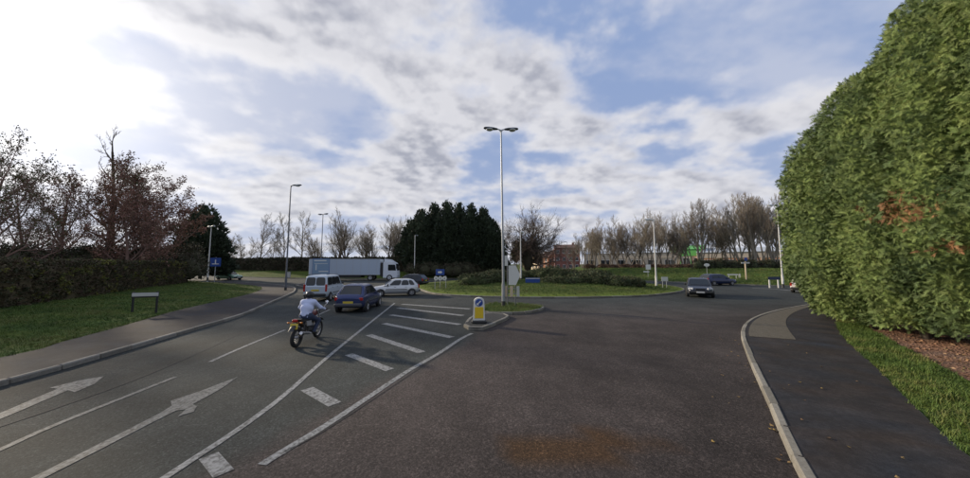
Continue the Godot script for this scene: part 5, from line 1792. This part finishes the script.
	for e in [[574, -104, 0.85], [582, -96, 1.05], [588, -90, 1.0], [594, -86, 1.1], [601, -88, 1.15], [608, -83, 1.15], [614, -80, 1.1], [620, -86, 1.25], [627, -79, 1.2], [634, -84, 1.3], [648, -82, 1.3], [662, -80, 1.25], [668, -75, 1.15], [676, -84, 1.25], [684, -80, 1.1]]:
		copy(w1 if k2 % 2 == 0 else w2, wl, at_px(e[0], e[1], 1.8), k2 * 1.3, Vector3(rng.randf_range(0.8, 1.25), rng.randf_range(0.82, 1.1), rng.randf_range(0.8, 1.2)) * e[2], "woodland_tree").rotation.z = rng.randf_range(-0.06, 0.06)
		k2 += 1
	var q7 := base.duplicate(); q7.stems = 5; q7.height = 8.6; q7.angle = [0.5, 0.55, 0.65, 0.75]; q7.ratio = [0.42, 0.52, 0.5, 0.55]; q7.up = 0.14; q7.girth = 0.11; q7.kids = [10, 6, 6, 5]; q7.from = [0.35, 0.2, 0.15, 0.1]
	var pl := "tall pale bare tree standing behind the retail park hedge"
	var p1 := bare_tree("tall_bare_tree", pl, "tall bare trees before the retail sheds", 131, q7, mats["twig_grey"], mats["twig_grey"])
	p1.position = at_px(742, -66, 1.8); p1.scale = Vector3.ONE * 1.5
	var p2 := bare_tree("tall_bare_tree", pl, "tall bare trees before the retail sheds", 132, q7, mats["twig_grey"], mats["twig_brown"])
	p2.position = at_px(757, -64, 1.8); p2.scale = Vector3.ONE * 1.45
	k2 = 0
	for e in [[692, -72, 1.2], [699, -70, 1.35], [707, -74, 1.2], [722, -78, 1.1], [732, -70, 1.42], [749, -72, 1.6], [765, -70, 1.55], [774, -66, 1.4], [785, -72, 1.4]]:
		copy(p1 if k2 % 2 == 0 else p2, pl, at_px(e[0], e[1], 1.8), k2 * 1.7, Vector3.ONE * e[2] * rng.randf_range(0.9, 1.08), "tall_bare_tree").rotation.z = rng.randf_range(-0.07, 0.07)
		k2 += 1
	# brown undergrowth at the foot of the wood
	var scrub: Array = [Color(0.090, 0.048, 0.033), Color(0.112, 0.063, 0.042), Color(0.075, 0.051, 0.030)]
	k2 = 0
	for px in range(590, 690, 11):
		shrub("low red brown scrub at the foot of the wood", at_px(px, -66.0 - (690 - px) * 0.16, 1.6), Vector3(1.9, 0.95, 1.4), 800 + px, 420, 0.24, scrub, "scrub below the wood", "scrub_bush")
	var evg: Array = [Color(0.030, 0.042, 0.018), Color(0.045, 0.054, 0.022), Color(0.060, 0.045, 0.027)]
	for px in range(698, 800, 10):
		shrub("dark evergreen bush in the hedge on the bank top", at_px(px, -58.5, 1.5), Vector3(1.7, 1.9 + 0.3 * sin(px), 1.4), 900 + px, 420, 0.22, evg, "evergreen bushes on the bank", "evergreen_bush")
	# --- shrubs on the roundabout
	var sg: Array = [Color(0.040, 0.058, 0.022), Color(0.061, 0.079, 0.029), Color(0.090, 0.104, 0.040), Color(0.072, 0.065, 0.032)]
	for e in [[476, -31.5, 2.2, 1.25], [490, -33.5, 2.2, 1.5], [503, -34.5, 1.8, 1.1], [552, -36, 2.4, 1.7], [566, -34.5, 2.2, 1.55], [581, -32.5, 2.0, 1.2], [594, -33, 2.0, 1.15], [607, -31.5, 2.0, 0.95], [622, -31, 1.8, 0.95], [634, -30.5, 1.2, 0.75], [556, -31.5, 1.8, 0.9], [540, -37.5, 1.9, 1.3], [590, -38, 2.4, 1.35], [520, -38.5, 2.2, 1.2]]:
		shrub("low rounded green shrub planted on the roundabout island", at_px(e[0], e[1], 0.15 + 0.5 * clampf((-e[1] - 27.0) / 10.0, 0, 1)), Vector3(e[2], e[3], e[2] * 0.8), int(1000 + e[0]), 1100, 0.15, sg, "shrubs on the roundabout island")
	# dark shrubs behind the chevron sign
	for e in [[420, -57, 2.4, 2.2], [436, -57.5, 2.6, 2.5], [452, -57, 2.6, 2.3], [468, -58.5, 2.6, 2.6], [484, -60.5, 2.6, 2.4], [498, -63, 2.4, 2.4]]:
		shrub("dark shrub under the massed conifers", at_px(e[0], e[1], 0.6), Vector3(e[2], e[3], 1.8), int(1200 + e[0]), 600, 0.22, dark, "shrubs under the massed conifers")

func build_buildings() -> void:
	house("apartment_block", "three storey red brick block with white windows at the far road end", at_px(566, -140, 0.2), -0.2, 10.5, 12, 9.6, 11.2, mats["brick_red"], mats["roof_tile"], 3, 4)
	house("brick_house", "sunlit orange brick house with gable beside the red block", at_px(550, -158, 0.2), 0.25, 7.0, 10, 6.0, 9.0, mats["brick_orange"], mats["roof_tile"], 2, 3, true)
	house("rendered_house", "cream rendered house between the bare tree and orange brick house", at_px(541, -165, 0.2), 0.2, 7.5, 10, 5.6, 8.2, mats["render_cream"], mats["roof_slate"], 2, 3)
	shed("long low cream retail shed with orange band behind the wood", at_px(655, -128, 1.5), -0.6, 52, 22, 5.6, mats["cladding_cream"], mats["cladding_cream"], mats["cladding_grey"], 9)
	shed("bright green retail unit behind the bare trees", at_px(688, -118, 1.5), -0.7, 10, 14, 6.6, mats["cladding_cream"], mats["cladding_green"], mats["cladding_green"], 3)
	shed("pale grey roofed retail shed behind the tall bare trees", at_px(718, -122, 1.5), -0.7, 24, 16, 5.0, mats["cladding_cream"], mats["cladding_orange"], mats["cladding_grey"], 5)
	shed("orange brown retail shed behind the tallest bare trees", at_px(760, -104, 1.5), -0.7, 34, 16, 5.2, mats["cladding_orange"], mats["cladding_cream"], mats["cladding_grey"], 6)

func build_street() -> void:
	var G: Material = mats["galv"]
	var GD: Material = mats["galv_dark"]
	var LGy: Material = mats["lamp_grey"]
	street_lamp("tall twin armed street lamp on the grass splitter island", gp(503.5, 308), 10.75, [[4, 0.2], [184, 0.2]], G, LGy, Vector2(-0.1, 0))
	street_lamp("tall dark single arm street lamp on the left corner footway", gp(285.5, 291.5), 10.2, [[5, 0.12]], GD, LGy)
	street_lamp("twin armed street lamp rising beside the lorry trailer", at_px(322, -46.5, 0.1), 10.0, [[-20, 0.1], [160, 0.1]], GD, LGy)
	street_lamp("slim pale street lamp behind the silver hatchback", at_px(415, -45, 0), 7.3, [[70, 0.1]], mats["pole_white"], LGy).position = Vector3(at_px(415, -56.5, 0.6))
	street_lamp("slim grey street lamp among the roundabout shrubs below the spreading tree", at_px(520.5, -36, 0.6), 5.7, [[60, 0.1]], mats["pole_white"], mats["pole_white"])
	street_lamp("pale street lamp at the right tip of the roundabout island", gp(656.5, 289.5), 7.2, [[165, 0.1]], mats["pole_white"], mats["pole_white"])
	street_lamp("tall white street lamp beside the blue sign board near the conifer hedge", gp(783, 287.6), 9.2, [[180, 0.15]], mats["pole_white"], mats["pole_white"])
	street_lamp("short street lamp before the dark conifer at the left arm", at_px(210.5, -43, 0.4), 7.4, [[-30, 0.1], [150, 0.1]], mats["pole_white"], mats["pole_white"])
	street_lamp("thin distant street lamp before the red brick block", at_px(567, -92, 0.1), 9.2, [[180, 0.1]], GD, LGy)
	# a small notice plate strapped to the big lamp
	var tl := thing("notice_plate", "small white notice strapped to the twin armed lamp column", "sign", gp(503.5, 308) + Vector3(0.17, 2.45, 0.09), 0.4)
	plate("panel", tl, 0, 0.3, 0.2, 0.6, 0, mats["sign_white"])
	plate("strap", tl, -0.08, 0.3, 0.2, 0.04, -0.04, mats["galv"], 0.03)
	# keep left bollard
	var b := thing("keep_left_bollard", "white and yellow traffic bollard with blue arrow disc on the island nose", "bollard", gp(479, 325.5) + Vector3(0, 0.12, 0), 0.05)
	var pl := MB.new()
	pl.bx(0, 0.05, 0, 0.62, 0.12, 0.46, 0.04)
	part("plinth", pl, mats["black_trim"], b)
	var sh := MB.new()
	var outl := PackedVector2Array()
	for i in 13:
		var a := PI * i / 12
		outl.append(Vector2(cos(a) * 0.215, 0.87 + sin(a) * 0.16))
	outl.append(Vector2(-0.24, 0.1)); outl.append(Vector2(0.24, 0.1))
	sh.prism(outl, 0.24, Transform3D(Basis(), Vector3(0, 0, -0.12)))
	part("shell", sh, mats["sign_white"], b)
	plate("yellow_panel", b, 0, 0.42, 0.36, 0.46, 0.125, mats["sign_yellow"], 0.016)
	disc("blue_disc", b, 0, 0.83, 0.155, 0.128, mats["sign_blue"])
	var ar := []
	for q in [[-0.1, -0.1], [0.0, -0.1], [-0.035, -0.065], [0.085, 0.055], [0.05, 0.09], [-0.068, -0.032], [-0.1, 0.0]]:
		ar.append(Vector2(q[0], 0.83 + q[1]))
	cut_plate("white_arrow", b, ar, 0.137, mats["sign_white"], 0.006)
	# sign seen from behind, on two posts
	var s := thing("direction_sign", "white backed flag shaped direction sign on two posts beside the lamp", "sign", gp(512, 307.5) + Vector3(0, 0.12, 0), 0.0)
	posts(s, [-0.26, 0.2], 2.5, 0.03, mats["galv_dark"])
	cut_plate("flag_panel", s, [Vector2(-0.2, 1.2), Vector2(0.24, 1.2), Vector2(0.5, 1.78), Vector2(0.24, 2.35), Vector2(-0.2, 2.35)], 0.03, mats["sign_white"], 0.025)
	for e in [-0.37, -0.02, 0.36]:
		plate("lower_panel", s, e, 0.82, 0.17, 0.62, 0.045, mats["sign_back"] if e > 0 else mats["render_cream"])
	for yy in [0.68, 0.98, 1.5, 2.1]:
		plate("rail", s, 0.0, yy, 0.8 if yy < 1.2 else 0.5, 0.04, 0.012, mats["galv"], 0.018)
	# chevrons on the island
	var c := thing("chevron_sign", "three white chevron discs under a small blue sign on the roundabout", "sign", gp(440.5, 291.5) + Vector3(0, 0.12, 0), 0.05)
	posts(c, [-0.52, -0.05, 0.5], 1.35, 0.03, mats["galv"])
	for i in 3:
		var o := disc("chevron_disc", c, -0.42 + 0.4 * i, 1.12, 0.2, 0.045, mats["sign_white"])
		var x0 := -0.42 + 0.4 * i
		cut_plate("chevron", o, [Vector2(x0 - 0.09, 1.12), Vector2(x0 + 0.04, 1.01), Vector2(x0 + 0.1, 1.01), Vector2(x0 - 0.03, 1.12), Vector2(x0 + 0.1, 1.23), Vector2(x0 + 0.04, 1.23)], 0.056, mats["sign_black"], 0.006)
	plate("back_board", c, -0.02, 1.12, 1.2, 0.12, 0.015, mats["sign_black"])
	var bl := plate("blue_panel", c, -0.05, 1.7, 0.82, 0.56, 0.03, mats["sign_blue"])
	cut_plate("white_symbol", bl, [Vector2(-0.25, 1.62), Vector2(-0.02, 1.62), Vector2(-0.02, 1.55), Vector2(0.16, 1.7), Vector2(-0.02, 1.85), Vector2(-0.02, 1.78), Vector2(-0.25, 1.78)], 0.043, mats["sign_white"], 0.006)
	# low blue board on the island
	var lb := thing("sponsor_board", "low dark blue board on short legs before the roundabout shrubs", "sign", at_px(532, -31.5, 0.35), 0.0)
	posts(lb, [-0.5, 0.5], 0.75, 0.03, mats["galv_dark"])
	plate("panel", lb, 0, 0.62, 1.45, 0.5, 0.04, mats["sign_blue"])
	plate("header", lb, 0, 0.8, 1.38, 0.06, 0.053, mats["sign_white"], 0.006)
	# street name plate on the left bank
	var n := thing("street_nameplate", "low street name board on two black posts on the grass bank", "sign", gp(145, 308.5, 0.37) , 0.35)
	posts(n, [-0.46, 0.44], 0.82, 0.045, mats["sign_black"])
	plate("board", n, 0, 0.68, 1.0, 0.17, 0.05, mats["sign_back"])
	plate("backing", n, 0, 0.66, 1.04, 0.25, 0.032, mats["sign_black"], 0.012)
	# blue sign on the left corner
	var bs := thing("blue_road_sign", "square blue road sign on a grey post before the green car", "sign", at_px(217.5, -44, 0.3), 0.3)
	posts(bs, [0.0], 3.3, 0.045, mats["galv"])
	plate("panel", bs, 0, 2.6, 1.25, 1.2, 0.06, mats["sign_blue"])
	cut_plate("white_symbol", bs, [Vector2(-0.4, 2.3), Vector2(0.4, 2.3), Vector2(0.4, 2.4), Vector2(0.06, 2.4), Vector2(0.06, 2.95), Vector2(-0.06, 2.95), Vector2(-0.06, 2.4), Vector2(-0.4, 2.4)], 0.073, mats["sign_white"], 0.006)
	# large panel sign left of the lorry
	var ds := thing("panel_sign", "large pale blue panel sign on two posts beside the lorry trailer", "sign", gp(320.5, 285.6) + Vector3(0, 0.12, 0), 0.15)
	posts(ds, [-0.7, 0.7], 3.1, 0.05, mats["galv"])
	plate("panel", ds, 0, 2.15, 1.9, 1.95, 0.06, mat("sign_pale_blue", lin(0.2, 0.3, 0.42), 0.5))
	plate("border", ds, 0, 2.15, 1.98, 2.03, 0.05, mats["sign_blue"], 0.014)
	for e in [[-0.1, 2.92, 1.4, 0.12], [0.0, 2.55, 1.5, 0.05], [-0.55, 2.1, 0.1, 0.7], [0.3, 1.6, 1.1, 0.1]]:
		plate("lettering_band", ds, e[0], e[1], e[2], e[3], 0.072, mats["sign_white"], 0.006)
	# signs by the right arm
	var s1 := thing("back_of_sign", "square white sign with a small plate on the green bank", "sign", at_px(646.5, -53.5, 0.4), 0.0)
	posts(s1, [0.0], 2.2, 0.035, mats["galv"])
	plate("panel", s1, 0.05, 1.75, 0.85, 0.85, 0.05, mats["sign_white"])
	plate("lower_panel", s1, -0.3, 0.95, 1.0, 0.2, 0.05, mats["sign_white"])
	var s2 := thing("warning_board", "white rectangular board beside the lamp at the island tip", "sign", at_px(662.5, -31, 0.12), -0.1)
	posts(s2, [-0.18, 0.18], 1.2, 0.03, mats["galv"])
	plate("panel", s2, 0, 1.0, 0.62, 0.4, 0.045, mats["sign_white"])
	var s3 := thing("oval_sign", "small white oval sign on a thin post behind the dark car", "sign", at_px(705, -50, 1.0), 0.0)
	posts(s3, [0.0], 1.6, 0.03, mats["galv"])
	var ov := MB.new()
	lump(ov, Vector3(0, 1.5, 0.05), Vector3(0.46, 0.26, 0.025), 1, 0.0, 8, 20)
	part("panel", ov, mats["sign_white"], s3)
	var s4 := thing("finger_post", "pale wooden finger post with blue top on the bank edge", "sign", at_px(743.5, -43.5, 0.35), 0.0)
	posts(s4, [0.0], 2.6, 0.09, mats["render_cream"])
	plate("arm", s4, 0.0, 2.45, 1.2, 0.2, 0.02, mats["sign_back"], 0.04)
	disc("blue_disc", s4, 0.1, 2.95, 0.26, 0.03, mats["sign_blue"])
	plate("disc_stem", s4, 0.1, 2.65, 0.05, 0.4, 0.0, mats["galv"], 0.03)
	for e in [[730, -45, 0.5, 1.5, "long low white name board on the right bank"], [737, -45.5, 0.5, 0.25, "short white marker post on the right bank"]]:
		var np := thing("name_board" if e[3] > 1.0 else "marker_post", e[4], "sign", at_px(e[0], e[1], e[2]), 0.0)
		posts(np, [-0.35 * e[3], 0.35 * e[3]], 0.7, 0.03, mats["pole_white"])
		plate("board", np, 0, 0.62, e[3], 0.2, 0.04, mats["sign_white"])
	var s5 := thing("road_name_sign", "dark blue board on two white posts beside the white lamp", "sign", gp(774, 287.9) + Vector3(0, 0.1, 0.0), 0.0)
	posts(s5, [-0.48, 0.48], 1.0, 0.07, mats["pole_white"])
	plate("board", s5, 0, 0.95, 1.35, 0.32, 0.09, mat("board_navy", lin(0.02, 0.035, 0.08), 0.5))
	var s6 := thing("shop_totem", "white and red roadside sign partly behind the conifer hedge", "sign", at_px(794, -52, 1.5), -0.4)
	posts(s6, [-0.5, 0.5], 1.0, 0.06, mats["galv"])
	plate("panel", s6, 0, 1.7, 1.6, 1.9, 0.05, mats["sign_white"], 0.12)
	plate("red_panel", s6, 0.2, 1.1, 1.2, 0.55, 0.118, mat("sign_red", lin(0.5, 0.03, 0.03), 0.5))
	# small white box on the far verge of the left arm
	var cb := thing("utility_cabinet", "small pale utility cabinet at the foot of the far hedge", "cabinet", at_px(290, -57.5, 0.2), 0.0)
	plate("body", cb, 0, 0.5, 0.7, 1.0, 0, mats["sign_back"], 0.4)
	plate("lid", cb, 0, 1.03, 0.78, 0.08, 0, mats["galv"], 0.46)

func build_traffic() -> void:
	motorbike(gp(307.5, 342.2), 0.05)
	rider(gp(307.5, 342.2), 0.05)
	# pale blue van-like car
	var paint_v := mat("paint_pale_blue", lin(0.46, 0.52, 0.58), 0.35, 0.2)
	var v := hatchback(4.0, 1.6, 1.8, paint_v)
	v.glass = [-1.15, -0.55, 1.85, 1.97]; v.belt = 1.06
	v.sections = [[-2.0, 0.4, 0.7, 0.57], [-1.94, 0.3, 0.78, 0.69], [-1.6, 0.26, 0.98, 0.76], [-1.1, 0.24, 1.06, 0.795], [-0.3, 0.24, 1.08, 0.8], [1.2, 0.24, 1.08, 0.8], [1.9, 0.28, 1.08, 0.78], [1.98, 0.34, 1.06, 0.76], [2.0, 0.4, 1.0, 0.74]]
	v.tumble = 0.84; v.rear_glass = [[0.08, 0.47, 0.12, 0.84], [0.53, 0.92, 0.12, 0.84]]; v.side_glass = [[0.1, 0.36], [0.39, 0.64], [0.67, 0.94]]
	v.taillight = [0.7, 0.93, 0.12, 0.5, 0.04]; v.plate = [0.45, 0.78]; v.bumper = 0.46; v.wr = 0.3; v.axles = [-1.3, 1.38]; v.handles = [-0.05, 0.95]; v.headlight = [0.58, 0.78, 0.34, 0.2, 0.12]
	var o := car("small_van", "pale blue small van with twin rear windows waiting at the roundabout", gp(326, 298.8), 0.12, v, "van")
	var rr := MB.new()
	for s in [-1.0, 1.0]: rr.bx(s * 0.6, 1.84, 0.6, 0.03, 0.03, 2.2, 0.008)
	part("roof_rail", rr, mats["black_trim"], o)
	# violet blue small hatchback
	var paint_k := mat("paint_violet", lin(0.035, 0.048, 0.125), 0.22, 0.35)
	var kq := hatchback(3.62, 1.58, 1.46, paint_k)
	kq.sections = [[-1.81, 0.36, 0.55, 0.52], [-1.74, 0.26, 0.64, 0.64], [-1.45, 0.22, 0.76, 0.73], [-0.9, 0.2, 0.86, 0.78], [-0.2, 0.2, 0.9, 0.79], [0.9, 0.2, 0.95, 0.79], [1.5, 0.24, 0.97, 0.76], [1.72, 0.28, 0.9, 0.69], [1.81, 0.38, 0.74, 0.6]]
	kq.glass = [-0.95, -0.2, 1.1, 1.66]; kq.belt = 0.9; kq.tumble = 0.7; kq.bump = mat("bumper_grey", lin(0.05, 0.052, 0.06), 0.55)
	kq.rear_glass = [[0.1, 0.9, 0.08, 0.9]]; kq.side_glass = [[0.14, 0.56], [0.6, 0.8]]; kq.taillight = [0.62, 0.72, 0.2, 0.16, 0.08]; kq.plate = [0.43, 0.56]
	car("small_hatchback", "rounded dark blue small hatchback with yellow rear plate behind the van", gp(360, 308.6), 0.05, kq)
	# silver hatchback crossing to the left
	var paint_s := mat("paint_silver", lin(0.5, 0.52, 0.54), 0.25, 0.5)
	var sq := hatchback(3.7, 1.6, 1.38, paint_s)
	sq.side_glass = [[0.13, 0.44], [0.48, 0.72], [0.75, 0.9]]
	sq.axles = [-1.2, 1.22]; sq.handles = [-0.1, 0.75]
	car("silver_hatchback", "silver five door hatchback turning left onto the roundabout", gp(395.5, 295.4), PI / 2 + 0.35, sq)
	var paint_d := mat("paint_dark_grey", lin(0.03, 0.035, 0.045), 0.22, 0.3)
	car("dark_hatchback", "dark grey car on the roundabout behind the silver hatchback", gp(411, 285.6), PI / 2 - 0.3, hatchback(4.0, 1.68, 1.42, paint_d))
	var dq := hatchback(4.3, 1.74, 1.45, mat("paint_navy_grey", lin(0.035, 0.042, 0.06), 0.2, 0.3))
	dq.headlight = [0.6, 0.66, 0.34, 0.18, 0.12]
	car("oncoming_saloon", "dark blue grey car with bright headlights coming round the roundabout", gp(699, 295.6), PI - 0.55, dq)
	car("navy_car", "navy car following on the right side of the roundabout", gp(717, 285.2), PI / 2 + PI + 0.2, hatchback(4.2, 1.7, 1.4, mat("paint_navy", lin(0.018, 0.03, 0.08), 0.2, 0.3)))
	car("white_car", "white car with red tail lights on the right arm beside the conifer hedge", gp(809, 292.3), -1.0, hatchback(4.1, 1.7, 1.4, mat("paint_white", lin(0.68, 0.62, 0.6), 0.25)))
	car("green_car", "pale green car on the left arm behind the grass corner", at_px(232, -53.5, 0), -PI / 2 - 0.3, hatchback(4.3, 1.7, 1.4, mat("paint_green", lin(0.22, 0.42, 0.3), 0.25, 0.2)))
	lorry(at_px(357, -51.2, 0), -PI / 2 + 0.1)
